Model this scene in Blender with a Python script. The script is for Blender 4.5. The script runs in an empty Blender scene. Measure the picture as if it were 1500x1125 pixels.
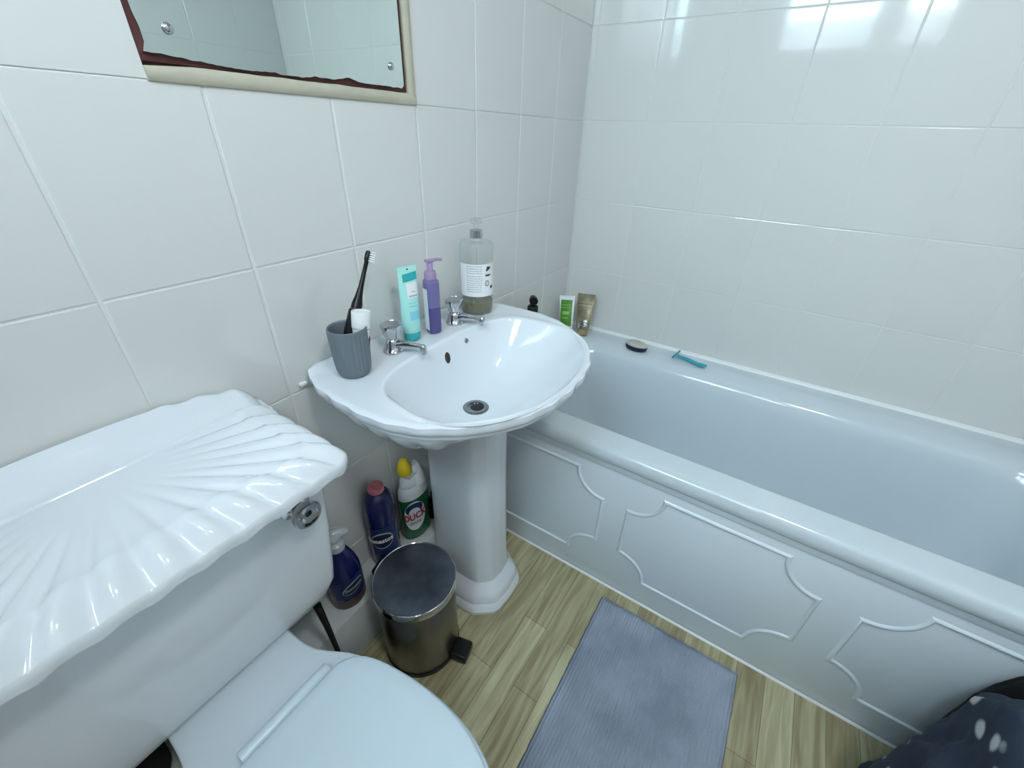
import bpy, bmesh, math, random
from math import sin, cos, pi, radians, sqrt, atan2
from mathutils import Vector, Matrix, noise
random.seed(7)
COL = bpy.context.scene.collection
S = bpy.context.scene

# ------------------------------------------------------------------ materials
def mat(name, col, rough=.5, metal=0., coat=0., trans=0., ior=1.45, sss=0., bump=None, var=None, spec=None):
    m = bpy.data.materials.new(name); m.use_nodes = True
    nt = m.node_tree; b = nt.nodes['Principled BSDF']
    b.inputs['Base Color'].default_value = (*col, 1)
    b.inputs['Roughness'].default_value = rough
    b.inputs['Metallic'].default_value = metal
    b.inputs['Coat Weight'].default_value = coat
    b.inputs['Coat Roughness'].default_value = .03
    b.inputs['Transmission Weight'].default_value = trans
    b.inputs['IOR'].default_value = ior
    if spec is not None: b.inputs['Specular IOR Level'].default_value = spec
    tc = nt.nodes.new('ShaderNodeTexCoord')
    if bump:
        sc, st = bump[0], bump[1]
        n = nt.nodes.new('ShaderNodeTexNoise'); n.inputs['Scale'].default_value = sc
        n.inputs['Detail'].default_value = bump[2] if len(bump) > 2 else 2
        bp = nt.nodes.new('ShaderNodeBump'); bp.inputs['Strength'].default_value = st
        bp.inputs['Distance'].default_value = .002
        nt.links.new(tc.outputs['Object'], n.inputs['Vector'])
        nt.links.new(n.outputs['Fac'], bp.inputs['Height'])
        nt.links.new(bp.outputs['Normal'], b.inputs['Normal'])
    if var:
        n = nt.nodes.new('ShaderNodeTexNoise'); n.inputs['Scale'].default_value = var[0]
        n.inputs['Detail'].default_value = 4
        r = nt.nodes.new('ShaderNodeValToRGB')
        r.color_ramp.elements[0].position = .3; r.color_ramp.elements[1].position = .7
        r.color_ramp.elements[0].color = (*[c * (1 - var[1]) for c in col], 1)
        r.color_ramp.elements[1].color = (*[min(1, c * (1 + var[1])) for c in col], 1)
        nt.links.new(tc.outputs['Object'], n.inputs['Vector'])
        nt.links.new(n.outputs['Fac'], r.inputs['Fac'])
        nt.links.new(r.outputs['Color'], b.inputs['Base Color'])
    return m

def clear_mat(name, tint, gloss_rough=.03, refl=.10):
    """thin clear plastic / glass: tinted see-through plus a glossy skin"""
    m = bpy.data.materials.new(name); m.use_nodes = True
    nt = m.node_tree; nt.nodes.clear()
    o = nt.nodes.new('ShaderNodeOutputMaterial')
    t = nt.nodes.new('ShaderNodeBsdfTransparent'); t.inputs['Color'].default_value = (*tint, 1)
    g = nt.nodes.new('ShaderNodeBsdfGlossy'); g.inputs['Roughness'].default_value = gloss_rough
    fr = nt.nodes.new('ShaderNodeLayerWeight'); fr.inputs['Blend'].default_value = .35
    ad = nt.nodes.new('ShaderNodeMath'); ad.operation = 'MULTIPLY_ADD'
    ad.inputs[1].default_value = .32; ad.inputs[2].default_value = refl * .3
    mx = nt.nodes.new('ShaderNodeMixShader')
    nt.links.new(fr.outputs['Facing'], ad.inputs[0]); nt.links.new(ad.outputs[0], mx.inputs['Fac'])
    nt.links.new(t.outputs[0], mx.inputs[1]); nt.links.new(g.outputs[0], mx.inputs[2])
    nt.links.new(mx.outputs[0], o.inputs['Surface'])
    return m

M = {}
M['ceramic'] = mat('white_ceramic', (.735, .78, .83), .10, coat=.6)
M['tile'] = mat('glazed_tile', (.71, .71, .695), .09, coat=.35, bump=(7, .10, 1))
M['grout'] = mat('grout', (.72, .73, .725), .75, bump=(300, .3))
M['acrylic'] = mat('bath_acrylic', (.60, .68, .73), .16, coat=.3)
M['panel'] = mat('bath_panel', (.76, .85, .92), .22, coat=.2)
M['seat'] = mat('seat_plastic', (.64, .76, .85), .28)
M['chrome'] = mat('chrome', (.55, .56, .58), .06, 1)
M['dark_chrome'] = mat('dark_chrome', (.30, .31, .33), .18, 1)
M['pan_ceramic'] = mat('pan_ceramic', (.68, .77, .84), .14, coat=.5)
M['steel'] = mat('brushed_steel', (.22, .205, .18), .30, 1, bump=(90, .08))
M['lidsteel'] = mat('bin_lid_steel', (.11, .13, .165), .3, .7, var=(14, .35))
M['black'] = mat('black_plastic', (.007, .007, .008), .28, spec=.3)
M['blackrub'] = mat('black_rubber', (.02, .02, .022), .6)
M['cream'] = mat('cream_bead', (.50, .47, .37), .6, var=(18, .10), bump=(40, .4))
M['maroon'] = mat('maroon_backing', (.075, .018, .018), .6, var=(25, .4))
M['plaster'] = mat('old_adhesive', (.10, .05, .04), .9, bump=(60, .6))
M['white'] = mat('white_plastic', (.80, .81, .82), .35)
M['paint'] = mat('ceiling_paint', (.75, .75, .73), .8)
M['silicone'] = mat('silicone', (.80, .83, .85), .35)
M['ledge'] = mat('ledge_paint', (.62, .66, .66), .5, var=(9, .08))
M['grey_cup'] = mat('grey_ribbed_cup', (.155, .185, .215), .5)
M['dark'] = mat('dark_hole', (.05, .035, .03), .8)
M['mirror'] = mat('mirror_silver', (.74, .83, .81), .015, 1)
M['teal'] = mat('teal_tube', (.42, .80, .74), .35)
M['teal_d'] = mat('teal_dark', (.03, .38, .42), .35)
M['teal_l'] = mat('teal_print', (.25, .66, .78), .4)
M['purple'] = mat('purple_bottle', (.16, .14, .33), .12, coat=.5)
M['purple_d'] = mat('purple_bottle_filled', (.075, .06, .22), .12, coat=.5)
M['lilac'] = mat('lilac_pump', (.36, .26, .43), .3)
M['label'] = mat('white_label', (.82, .82, .84), .5)
M['ink'] = mat('ink', (.03, .03, .04), .6)
M['ink_g'] = mat('grey_ink', (.42, .43, .46), .6)
M['clear'] = clear_mat('clear_plastic', (.97, .985, .98))
M['liquid'] = mat('olive_liquid', (.155, .145, .075), .12)
M['liquid_t'] = mat('olive_liquid_surface', (.24, .23, .13), .2)
M['green'] = mat('green_print', (.07, .25, .02), .35, var=(30, .2))
M['green_l'] = mat('light_green_print', (.30, .48, .14), .4)
M['gold'] = mat('foil_gold', (.42, .36, .25), .30, .75, var=(30, .25), bump=(70, .5))
M['gold_c'] = mat('tan_cap', (.40, .31, .15), .35)
M['silver'] = mat('crumpled_foil', (.8, .8, .78), .15, 1, bump=(120, .8))
M['navy'] = mat('navy_side', (.012, .017, .05), .4)
M['stone'] = mat('pumice', (.50, .50, .46), .8, var=(60, .1))
M['razor'] = mat('teal_razor', (.03, .36, .46), .35)
M['blue'] = mat('blue_bottle', (.007, .011, .085), .22, coat=.3)
M['blue_l'] = mat('blue_label', (.010, .028, .11), .4)
M['pinkcap'] = mat('pink_cap', (.62, .20, .24), .35)
M['duckgreen'] = mat('green_bottle', (.012, .135, .055), .22, coat=.3)
M['yellow'] = mat('yellow_cap', (.80, .58, .03), .35)
M['red'] = mat('red_ink', (.42, .035, .03), .5)
M['cloudy'] = mat('cloudy_plastic', (.50, .56, .58), .25)
M['brownliq'] = mat('dim_bottle_base', (.09, .055, .06), .3)
M['blackcloth'] = mat('black_cloth', (.008, .008, .010), .9, bump=(200, .5))

def wood_floor():
    m = bpy.data.materials.new('wood_planks'); m.use_nodes = True
    nt = m.node_tree; N = nt.nodes; L = nt.links; b = N['Principled BSDF']
    b.inputs['Roughness'].default_value = .42
    tc = N.new('ShaderNodeTexCoord')
    br = N.new('ShaderNodeTexBrick'); br.offset = .37; br.offset_frequency = 2
    br.inputs['Scale'].default_value = 1; br.inputs['Brick Width'].default_value = .46
    br.inputs['Row Height'].default_value = .068; br.inputs['Mortar Size'].default_value = .0006
    br.inputs['Color1'].default_value = (.52, .485, .31, 1); br.inputs['Color2'].default_value = (.315, .270, .155, 1)
    br.inputs['Mortar'].default_value = (.13, .10, .05, 1); br.inputs['Bias'].default_value = -.1
    L.new(tc.outputs['Object'], br.inputs['Vector'])
    mp = N.new('ShaderNodeMapping'); mp.inputs['Scale'].default_value = (3.2, 36, 1)
    n = N.new('ShaderNodeTexNoise'); n.inputs['Scale'].default_value = 1.6; n.inputs['Detail'].default_value = 5
    n.inputs['Distortion'].default_value = .7
    L.new(tc.outputs['Object'], mp.inputs['Vector']); L.new(mp.outputs[0], n.inputs['Vector'])
    r = N.new('ShaderNodeValToRGB')
    r.color_ramp.elements[0].position = .36; r.color_ramp.elements[0].color = (.74, .69, .63, 1)
    r.color_ramp.elements[1].position = .66; r.color_ramp.elements[1].color = (1.18, 1.22, 1.22, 1)
    L.new(n.outputs['Fac'], r.inputs['Fac'])
    mx = N.new('ShaderNodeMix'); mx.data_type = 'RGBA'; mx.blend_type = 'MULTIPLY'; mx.inputs['Factor'].default_value = 1
    L.new(br.outputs['Color'], mx.inputs['A']); L.new(r.outputs['Color'], mx.inputs['B'])
    L.new(mx.outputs['Result'], b.inputs['Base Color'])
    return m
M['floor'] = wood_floor()

def mat_mat():
    m = mat('grey_cotton', (.36, .41, .47), .95)
    nt = m.node_tree; N = nt.nodes; L = nt.links; b = N['Principled BSDF']
    tc = N.new('ShaderNodeTexCoord')
    w = N.new('ShaderNodeTexWave'); w.wave_type = 'BANDS'; w.bands_direction = 'Y'
    w.inputs['Scale'].default_value = 38; w.inputs['Distortion'].default_value = 1.0; w.inputs['Detail'].default_value = 2
    n = N.new('ShaderNodeTexNoise'); n.inputs['Scale'].default_value = 260
    n2 = N.new('ShaderNodeTexNoise'); n2.inputs['Scale'].default_value = 7; n2.inputs['Detail'].default_value = 3
    ad = N.new('ShaderNodeMath'); ad.operation = 'ADD'
    for k in (w, n, n2): L.new(tc.outputs['Object'], k.inputs['Vector'])
    L.new(w.outputs['Fac'], ad.inputs[0]); L.new(n.outputs['Fac'], ad.inputs[1])
    bp = N.new('ShaderNodeBump'); bp.inputs['Strength'].default_value = .55; bp.inputs['Distance'].default_value = .004
    L.new(ad.outputs[0], bp.inputs['Height']); L.new(bp.outputs['Normal'], b.inputs['Normal'])
    r = N.new('ShaderNodeValToRGB')
    r.color_ramp.elements[0].position = .35; r.color_ramp.elements[0].color = (.26, .315, .40, 1)
    r.color_ramp.elements[1].position = .65; r.color_ramp.elements[1].color = (.38, .44, .55, 1)
    L.new(n2.outputs['Fac'], r.inputs['Fac']); L.new(r.outputs['Color'], b.inputs['Base Color'])
    return m
M['mat'] = mat_mat()

def leaf_cloth():
    m = mat('navy_leaf_cloth', (.02, .03, .055), .85)
    nt = m.node_tree; N = nt.nodes; L = nt.links; b = N['Principled BSDF']
    tc = N.new('ShaderNodeTexCoord')
    mp = N.new('ShaderNodeMapping'); mp.inputs['Scale'].default_value = (1, 2.6, 1.2); mp.inputs['Rotation'].default_value = (.6, .5, .8)
    v = N.new('ShaderNodeTexVoronoi'); v.inputs['Scale'].default_value = 14
    n = N.new('ShaderNodeTexNoise'); n.inputs['Scale'].default_value = 9
    L.new(tc.outputs['Object'], mp.inputs['Vector']); L.new(mp.outputs[0], v.inputs['Vector']); L.new(tc.outputs['Object'], n.inputs['Vector'])
    r = N.new('ShaderNodeValToRGB'); r.color_ramp.interpolation = 'LINEAR'
    r.color_ramp.elements[0].position = .21; r.color_ramp.elements[0].color = (1, 1, 1, 1)
    r.color_ramp.elements[1].position = .30; r.color_ramp.elements[1].color = (0, 0, 0, 1)
    L.new(v.outputs['Distance'], r.inputs['Fac'])
    mx = N.new('ShaderNodeMix'); mx.data_type = 'RGBA'
    mx.inputs['A'].default_value = (.022, .034, .06, 1); mx.inputs['B'].default_value = (.55, .56, .58, 1)
    L.new(r.outputs['Color'], mx.inputs['Factor']); L.new(mx.outputs['Result'], b.inputs['Base Color'])
    return m
M['leaf'] = leaf_cloth()

def frosted():
    m = bpy.data.materials.new('obscure_glass'); m.use_nodes = True
    nt = m.node_tree; nt.nodes.clear(); N = nt.nodes; L = nt.links
    o = N.new('ShaderNodeOutputMaterial'); tc = N.new('ShaderNodeTexCoord')
    t = N.new('ShaderNodeBsdfTransparent'); tr = N.new('ShaderNodeBsdfTranslucent'); tr.inputs['Color'].default_value = (.9, .93, .93, 1)
    n = N.new('ShaderNodeTexNoise'); n.inputs['Scale'].default_value = 34; n.inputs['Detail'].default_value = 3; n.inputs['Distortion'].default_value = 1.5
    r = N.new('ShaderNodeValToRGB'); r.color_ramp.elements[0].position = .38; r.color_ramp.elements[0].color = (.38, .44, .42, 1)
    r.color_ramp.elements[1].position = .56; r.color_ramp.elements[1].color = (1, 1, 1, 1)
    L.new(tc.outputs['Object'], n.inputs['Vector']); L.new(n.outputs['Fac'], r.inputs['Fac']); L.new(r.outputs['Color'], t.inputs['Color'])
    mx = N.new('ShaderNodeMixShader'); mx.inputs[0].default_value = .25
    L.new(t.outputs[0], mx.inputs[1]); L.new(tr.outputs[0], mx.inputs[2]); L.new(mx.outputs[0], o.inputs['Surface'])
    return m
M['frost'] = frosted()

# ------------------------------------------------------------------ helpers
def link(name, me, m=None, parent=None, smooth=True, ang=38):
    if m is not None:
        for mm in (m if isinstance(m, (list, tuple)) else [m]): me.materials.append(M[mm] if isinstance(mm, str) else mm)
    if smooth:
        me.polygons.foreach_set('use_smooth', [True] * len(me.polygons))
        me.set_sharp_from_angle(angle=radians(ang))
    me.name = name
    o = bpy.data.objects.new(name, me); COL.objects.link(o)
    if parent: o.parent = parent
    return o

def from_bm(name, bm, m, parent=None, smooth=True, ang=38, recalc=True):
    if recalc: bmesh.ops.recalc_face_normals(bm, faces=bm.faces)
    me = bpy.data.meshes.new(name); bm.to_mesh(me); bm.free()
    return link(name, me, m, parent, smooth, ang)

def tag(o, label=None, cat=None, group=None, kind=None):
    if label: o['label'] = label
    if cat: o['category'] = cat
    if group: o['group'] = group
    if kind: o['kind'] = kind
    return o

def thing(name, label, cat, loc, rot=(0, 0, 0), group=None):
    o = bpy.data.objects.new(name, None); COL.objects.link(o)
    o.location = loc; o.rotation_euler = rot; o.empty_display_size = .05
    return tag(o, label, cat, group)

def box(bm, x0, x1, y0, y1, z0, z1, bev=0., seg=2, mi=0):
    x0, x1 = sorted((x0, x1)); y0, y1 = sorted((y0, y1)); z0, z1 = sorted((z0, z1))
    r = bmesh.ops.create_cube(bm, size=1)
    vs = r['verts']
    for v in vs:
        v.co = Vector(((x0 + x1) / 2 + v.co.x * (x1 - x0), (y0 + y1) / 2 + v.co.y * (y1 - y0), (z0 + z1) / 2 + v.co.z * (z1 - z0)))
    fs = {f for v in vs for f in v.link_faces}
    for f in fs: f.material_index = mi
    if bev > 0:
        es = {e for v in vs for e in v.link_edges}
        bmesh.ops.bevel(bm, geom=list(es), offset=bev, segments=seg, profile=.5, affect='EDGES')

def loft(bm, rings, cap0=True, cap1=True, closed=True, mi=0):
    R = [[bm.verts.new(p) for p in r] for r in rings]
    n = len(R[0]); fs = []
    for a, b in zip(R[:-1], R[1:]):
        for i in range(n if closed else n - 1):
            j = (i + 1) % n
            fs.append(bm.faces.new((a[i], a[j], b[j], b[i])))
    if cap0: fs.append(bm.faces.new(R[0][::-1]))
    if cap1: fs.append(bm.faces.new(R[-1]))
    for f in fs: f.material_index = mi
    return R

def lathe(bm, prof, n=40, c=(0, 0, 0), mtx=None, mi=0, sx=1., sy=1., fn=None):
    rings = []
    for k, (r, z) in enumerate(prof):
        ring = []
        for i in range(n):
            a = 2 * pi * i / n; rr = max(r, 1e-5)
            if fn: rr = rr * fn(a, z)
            p = Vector((rr * cos(a) * sx, rr * sin(a) * sy, z))
            if mtx: p = mtx @ p
            ring.append(p + Vector(c))
        rings.append(ring)
    loft(bm, rings, mi=mi)

def tube(bm, pts, r, n=12, mi=0):
    pts = [Vector(p) for p in pts]; rings = []
    rr = r if isinstance(r, (list, tuple)) else [r] * len(pts)
    up = None
    for i, p in enumerate(pts):
        t = (pts[min(i + 1, len(pts) - 1)] - pts[max(i - 1, 0)]).normalized()
        if up is None:
            up = t.orthogonal().normalized()
        up = (up - t * up.dot(t)).normalized(); s = t.cross(up)
        rings.append([p + (up * cos(2 * pi * k / n) + s * sin(2 * pi * k / n)) * rr[i] for k in range(n)])
    loft(bm, rings, mi=mi)

def rrect(x0, x1, y0, y1, r, ns=10, nc=8):
    """rounded rectangle outline, constant vertex count, counter-clockwise from right side"""
    P = []
    cs = [(x1 - r, y1 - r, 0), (x0 + r, y1 - r, 90), (x0 + r, y0 + r, 180), (x1 - r, y0 + r, 270)]
    for k, (cx, cy, a0) in enumerate(cs):
        for i in range(nc + 1):
            a = radians(a0 + 90 * i / nc); P.append((cx + r * cos(a), cy + r * sin(a)))
        nx, ny, na = cs[(k + 1) % 4]
        e = P[-1]; s = (nx + r * cos(radians(na)), ny + r * sin(radians(na)))
        for i in range(1, ns):
            t = i / ns; P.append((e[0] + (s[0] - e[0]) * t, e[1] + (s[1] - e[1]) * t))
    return P

def sstep(a, b, x):
    t = max(0., min(1., (x - a) / (b - a))); return t * t * (3 - 2 * t)

def interp(tab, x):
    """Catmull-like smooth table lookup"""
    if x <= tab[0][0]: return tab[0][1]
    if x >= tab[-1][0]: return tab[-1][1]
    for i in range(len(tab) - 1):
        if tab[i][0] <= x <= tab[i + 1][0]:
            x0, y0 = tab[i]; x1, y1 = tab[i + 1]
            def sl(k):
                a = tab[max(k - 1, 0)]; b = tab[min(k + 1, len(tab) - 1)]
                return (b[1] - a[1]) / (b[0] - a[0])
            h = x1 - x0; t = (x - x0) / h; m0 = sl(i) * h; m1 = sl(i + 1) * h
            return (2*t**3 - 3*t**2 + 1) * y0 + (t**3 - 2*t**2 + t) * m0 + (-2*t**3 + 3*t**2) * y1 + (t**3 - t**2) * m1

def text_verts(s, size, bold=0.):
    cu = bpy.data.curves.new('txt', 'FONT'); cu.body = s; cu.size = size; cu.align_x = 'CENTER'; cu.align_y = 'CENTER'
    cu.offset = bold; cu.extrude = .0002; cu.resolution_u = 3
    o = bpy.data.objects.new('txt', cu); COL.objects.link(o)
    dg = bpy.context.evaluated_depsgraph_get(); me = bpy.data.meshes.new_from_object(o.evaluated_get(dg))
    bpy.data.objects.remove(o); bpy.data.curves.remove(cu)
    return me

def wrap_text(name, s, size, r, a0, z, m, parent, sx=1., sy=1., bold=0., tilt=0., lift=.0006, xs=1.):
    me = text_verts(s, size, bold)
    for v in me.vertices:
        x, y, d = v.co; x *= xs
        x, y = x * cos(tilt) - y * sin(tilt), x * sin(tilt) + y * cos(tilt)
        a = a0 + x / r; q = r + lift + d
        v.co = (q * cos(a) * sx, q * sin(a) * sy, z + y)
    return link(name, me, m, parent, smooth=False)

def patch(bm, r, a0, a1, z0, z1, n=20, mi=0, oval=False, lift=.0004, thick=.0003, sx=1., sy=1., slope=0.):
    """curved label patch with thickness; oval gives an ellipse outline"""
    nz = 12; G = []
    for side in (0, 1):
        g = []
        for j in range(nz + 1):
            row = []
            for i in range(n + 1):
                u = i / n * 2 - 1; v = j / nz * 2 - 1
                if oval:
                    # square -> disc mapping
                    uu = u * sqrt(1 - v * v / 2); vv = v * sqrt(1 - u * u / 2)
                else: uu, vv = u, v
                a = (a0 + a1) / 2 + uu * (a1 - a0) / 2; q = r + lift + side * thick
                row.append(bm.verts.new((q * cos(a) * sx, q * sin(a) * sy, (z0 + z1) / 2 + vv * (z1 - z0) / 2 + slope * uu)))
            g.append(row)
        G.append(g)
    for g in G:
        for j in range(nz):
            for i in range(n):
                f = bm.faces.new((g[j][i], g[j][i + 1], g[j + 1][i + 1], g[j + 1][i])); f.material_index = mi

def text_lines(bm, r, a0, a1, zs, h=.0012, lift=.0010, mi=0, sx=1., sy=1.):
    """rows of small illegible print as broken dashes"""
    for z in zs:
        a = a0
        while a < a1 - .05:
            w = random.uniform(.05, .16); b = min(a + w, a1)
            q = r + lift; v = []
            k = max(2, int((b - a) / .05) + 1)
            for i in range(k):
                t = a + (b - a) * i / (k - 1)
                v.append((bm.verts.new((q * cos(t) * sx, q * sin(t) * sy, z)), bm.verts.new((q * cos(t) * sx, q * sin(t) * sy, z + h))))
            for p, s in zip(v[:-1], v[1:]):
                f = bm.faces.new((p[0], s[0], s[1], p[1])); f.material_index = mi
            a = b + random.uniform(.02, .04)

# ------------------------------------------------------------------ room shell
XL, YN, ZC = -2.0, -1.66, 2.30
U_SINK = [-1.6014 - .2, -1.6014, -1.4014, -1.2014, -1.0014, -.8014, -.6014, -.4014, -.2014, -.0014]
V_ROWS = [.0201 + .24747 * k for k in range(0, 10)]

def tile_wall(name, P0, U, W, NRM, us, vs, u_rng, v_rng, holes=(), gu=.0030, gv=.0020, seed=1, label=None):
    """tiled wall: bevelled tile bodies standing 1 mm proud of a grout slab. NRM points into the room"""
    rnd = random.Random(seed)
    P0, U, W, NRM = Vector(P0), Vector(U), Vector(W), Vector(NRM)
    bm = bmesh.new()
    ub = [u_rng[0]] + [u for u in us if u_rng[0] + .004 < u < u_rng[1] - .004] + [u_rng[1]]
    vb = [v_rng[0]] + [v for v in vs if v_rng[0] + .004 < v < v_rng[1] - .004] + [v_rng[1]]
    for h in holes:
        ub += [h[0], h[1]]; vb += [h[2], h[3]]
    ub = sorted(set(round(u, 5) for u in ub)); vb = sorted(set(round(v, 5) for v in vb))
    def inh(u, v): return any(h[0] < u < h[1] and h[2] < v < h[3] for h in holes)
    def at(u, v, d): return P0 + U * u + W * v + NRM * d
    def isjoint(u, lst, rng): return True
    # tile cells, merged across hole lines where the line is not a real joint
    done = set()
    jus = set(round(u, 5) for u in us) | {round(u_rng[0], 5), round(u_rng[1], 5)}
    jvs = set(round(v, 5) for v in vs) | {round(v_rng[0], 5), round(v_rng[1], 5)}
    for i in range(len(ub) - 1):
        for j in range(len(vb) - 1):
            u0, u1, v0, v1 = ub[i], ub[i + 1], vb[j], vb[j + 1]
            if inh((u0 + u1) / 2, (v0 + v1) / 2): continue
            def gap(x, js, g, lo, hi):
                if x not in js:
                    return 0.
                return g / 2
            gl, gr = gap(u0, jus, gu, 0, 0), gap(u1, jus, gu, 0, 0); gb, gt = gap(v0, jvs, gv, 0, 0), gap(v1, jvs, gv, 0, 0)
            if u1 - u0 < .006 or v1 - v0 < .006: continue
            du, dv = rnd.uniform(-.0035, .0035), rnd.uniform(-.0035, .0035); d0 = rnd.uniform(-.0001, .0001)
            cu, cv = (u0 + u1) / 2, (v0 + v1) / 2
            if inh(u0 - .01, cv) or inh(u1 + .01, cv) or inh(cu, v0 - .01) or inh(cu, v1 + .01) or (u0 not in jus) or (u1 not in jus) or (v0 not in jvs) or (v1 not in jvs):
                du = dv = d0 = 0
            def ring(ins_l, ins_r, ins_b, ins_t, d):
                r = []
                for (u, v) in ((u0 + ins_l, v0 + ins_b), (u1 - ins_r, v0 + ins_b), (u1 - ins_r, v1 - ins_t), (u0 + ins_l, v1 - ins_t)):
                    r.append(bm.verts.new(at(u, v, d + (d0 + du * (u - cu) * .35 + dv * (v - cv) * .35 if d > -.001 else 0))))
                return r
            b = .0018
            def bb(g): return b if g > 0 else 0
            A = ring(gl, gr, gb, gt, -.003)
            B = ring(gl, gr, gb, gt, -.0009)
            C_ = ring(gl + bb(gl) * .4, gr + bb(gr) * .4, gb + bb(gb) * .4, gt + bb(gt) * .4, -.0003)
            D = ring(gl + bb(gl), gr + bb(gr), gb + bb(gb), gt + bb(gt), 0)
            for p, q in ((A, B), (B, C_), (C_, D)):
                for k in range(4):
                    try: bm.faces.new((p[k], p[(k + 1) % 4], q[(k + 1) % 4], q[k]))
                    except ValueError: pass
            bm.faces.new(D)
    # grout slab, with the holes cut through
    for i in range(len(ub) - 1):
        for j in range(len(vb) - 1):
            u0, u1, v0, v1 = ub[i], ub[i + 1], vb[j], vb[j + 1]
            if inh((u0 + u1) / 2, (v0 + v1) / 2): continue
            if i == 0: u0 -= .055
            if i == len(ub) - 2: u1 += .055
            for d, mi in ((-.0012, 1), (-.06, 1)):
                f = bm.faces.new([bm.verts.new(at(*q, d)) for q in ((u0, v0), (u1, v0), (u1, v1), (u0, v1))]); f.material_index = mi
    for h in holes:
        q = [(h[0], h[2]), (h[1], h[2]), (h[1], h[3]), (h[0], h[3])]
        for k in range(4):
            a, c = q[k], q[(k + 1) % 4]
            f = bm.faces.new([bm.verts.new(at(*a, 0)), bm.verts.new(at(*c, 0)), bm.verts.new(at(*c, -.06)), bm.verts.new(at(*a, -.06))]); f.material_index = 1
    bmesh.ops.remove_doubles(bm, verts=bm.verts, dist=1e-6)
    o = from_bm(name, bm, ['tile', 'grout'], smooth=False, recalc=False)
    # orient every face towards the room side
    for p in o.data.polygons: pass
    bm = bmesh.new(); bm.from_mesh(o.data)
    for f in bm.faces:
        if f.normal.dot(NRM) < -.01 and f.calc_center_median().dot(NRM) > (P0.dot(NRM) - .05): f.normal_flip()
    bm.to_mesh(o.data); bm.free()
    return tag(o, label, kind='structure')

HOLE = (-1.262, -.8014, 1.2576, 1.80)
tile_wall('wall_back', (0, 0, 0), (1, 0, 0), (0, 0, 1), (0, -1, 0), U_SINK, V_ROWS, (XL, 0), (0, ZC), holes=[HOLE], seed=3, gu=.0042, gv=.0022,
          label='white tiled wall behind the washbasin and toilet')
U_BATH = [-.0218 - .2 * k for k in range(0, 9)]
tile_wall('wall_right', (0, 0, 0), (0, 1, 0), (0, 0, 1), (-1, 0, 0), U_BATH, V_ROWS, (YN, 0), (0, ZC), seed=5, gu=.0024,
          label='white tiled wall along the bathtub')
tile_wall('wall_front', (0, YN, 0), (1, 0, 0), (0, 0, 1), (0, 1, 0), [-.2 * k for k in range(1, 10)], V_ROWS, (XL, 0), (0, ZC), seed=8,
          label='white tiled wall opposite the washbasin')
WIN = (-1.09, -.27, 1.66, 2.20)
tile_wall('wall_left', (XL, 0, 0), (0, 1, 0), (0, 0, 1), (1, 0, 0), [-.2 * k for k in range(1, 9)], V_ROWS, (YN, 0), (0, ZC), holes=[WIN], seed=9,
          label='white tiled wall with the window')

bm = bmesh.new(); box(bm, XL - .05, .05, YN - .05, .05, -.05, 0)
tag(from_bm('floor', bm, 'floor', smooth=False), 'wood effect plank floor', kind='structure')
bm = bmesh.new(); box(bm, XL - .05, .05, YN - .05, .05, ZC, ZC + .05)
tag(from_bm('ceiling', bm, 'paint', smooth=False), 'white painted ceiling', kind='structure')

# recess behind the mirror, and the cream beads beside and below it
bm = bmesh.new(); box(bm, -1.275, -.79, .0065, .050, 1.245, 1.81)
tag(from_bm('trim_1', bm, 'plaster', smooth=False), 'dark backing in the untiled recess behind the mirror', kind='structure')
def bead(name, pts_fn, n, label):
    bm = bmesh.new(); rings = []
    for i in range(n + 1):
        rings.append(pts_fn(i / n))
    loft(bm, rings); return tag(from_bm(name, bm, 'cream', ang=60), label, kind='structure')
def bead_bottom(t):
    x = -1.262 + t * .4606
    top = 1.2745 + .0010 * noise.noise(Vector((x * 30, 0, 0))) - .004 * sstep(.12, 0, t)
    wob = .0008 * noise.noise(Vector((x * 45, 3, 0)))
    prof = [(.006, 1.2555), (-.0025 + wob, 1.2555), (-.0045 + wob, 1.259), (-.0050 + wob, 1.266), (-.0035, top - .002), (-.001, top), (.006, top)]
    return [(x, y, z) for y, z in prof]
bead('trim_2', bead_bottom, 60, 'cream bead along the bottom of the mirror')
def bead_right(t):
    z = 1.2575 + t * .5425; w = .017 + .0008 * noise.noise(Vector((z * 40, 9, 0)))
    prof = [(-.8025, .006), (-.8025, -.0028), (-.806, -.0046), (-.812, -.0048), (-.8025 - w + .002, -.003), (-.8025 - w, 0), (-.8025 - w, .006)]
    return [(x, y, z) for x, y in prof]
bead('trim_3', bead_right, 40, 'cream bead up the right side of the mirror')

# silicone joints
bm = bmesh.new()
loft(bm, [[(0.002, y, .518), (-.011, y, .5205), (-.007, y, .5275), (-.0005, y, .5325), (.002, y, .533)] for y in [0 - 1.66 * i / 40 for i in range(41)]])
tag(from_bm('trim_4', bm, 'silicone', ang=60), 'white sealant line between bathtub and tiles', kind='structure')
bm = bmesh.new()
loft(bm, [[(-.6990, y, 0), (-.6985, y, .002), (-.6965, y, .0035), (-.6930, y, .005), (-.6925, y, 0)] for y in [-.005 - 1.60 * i / 40 for i in range(41)]])
tag(from_bm('trim_5', bm, 'silicone', ang=60), 'white sealant line along the floor under the bath panel', kind='structure')

# boxed-in ledge under the basin
bm = bmesh.new(); box(bm, XL + .002, -.7115, -.095, -.0005, 0.0005, .175, .004)
tag(from_bm('trim_6', bm, 'ledge'), 'low boxed-in pale ledge along the wall under the washbasin', kind='structure')

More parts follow.
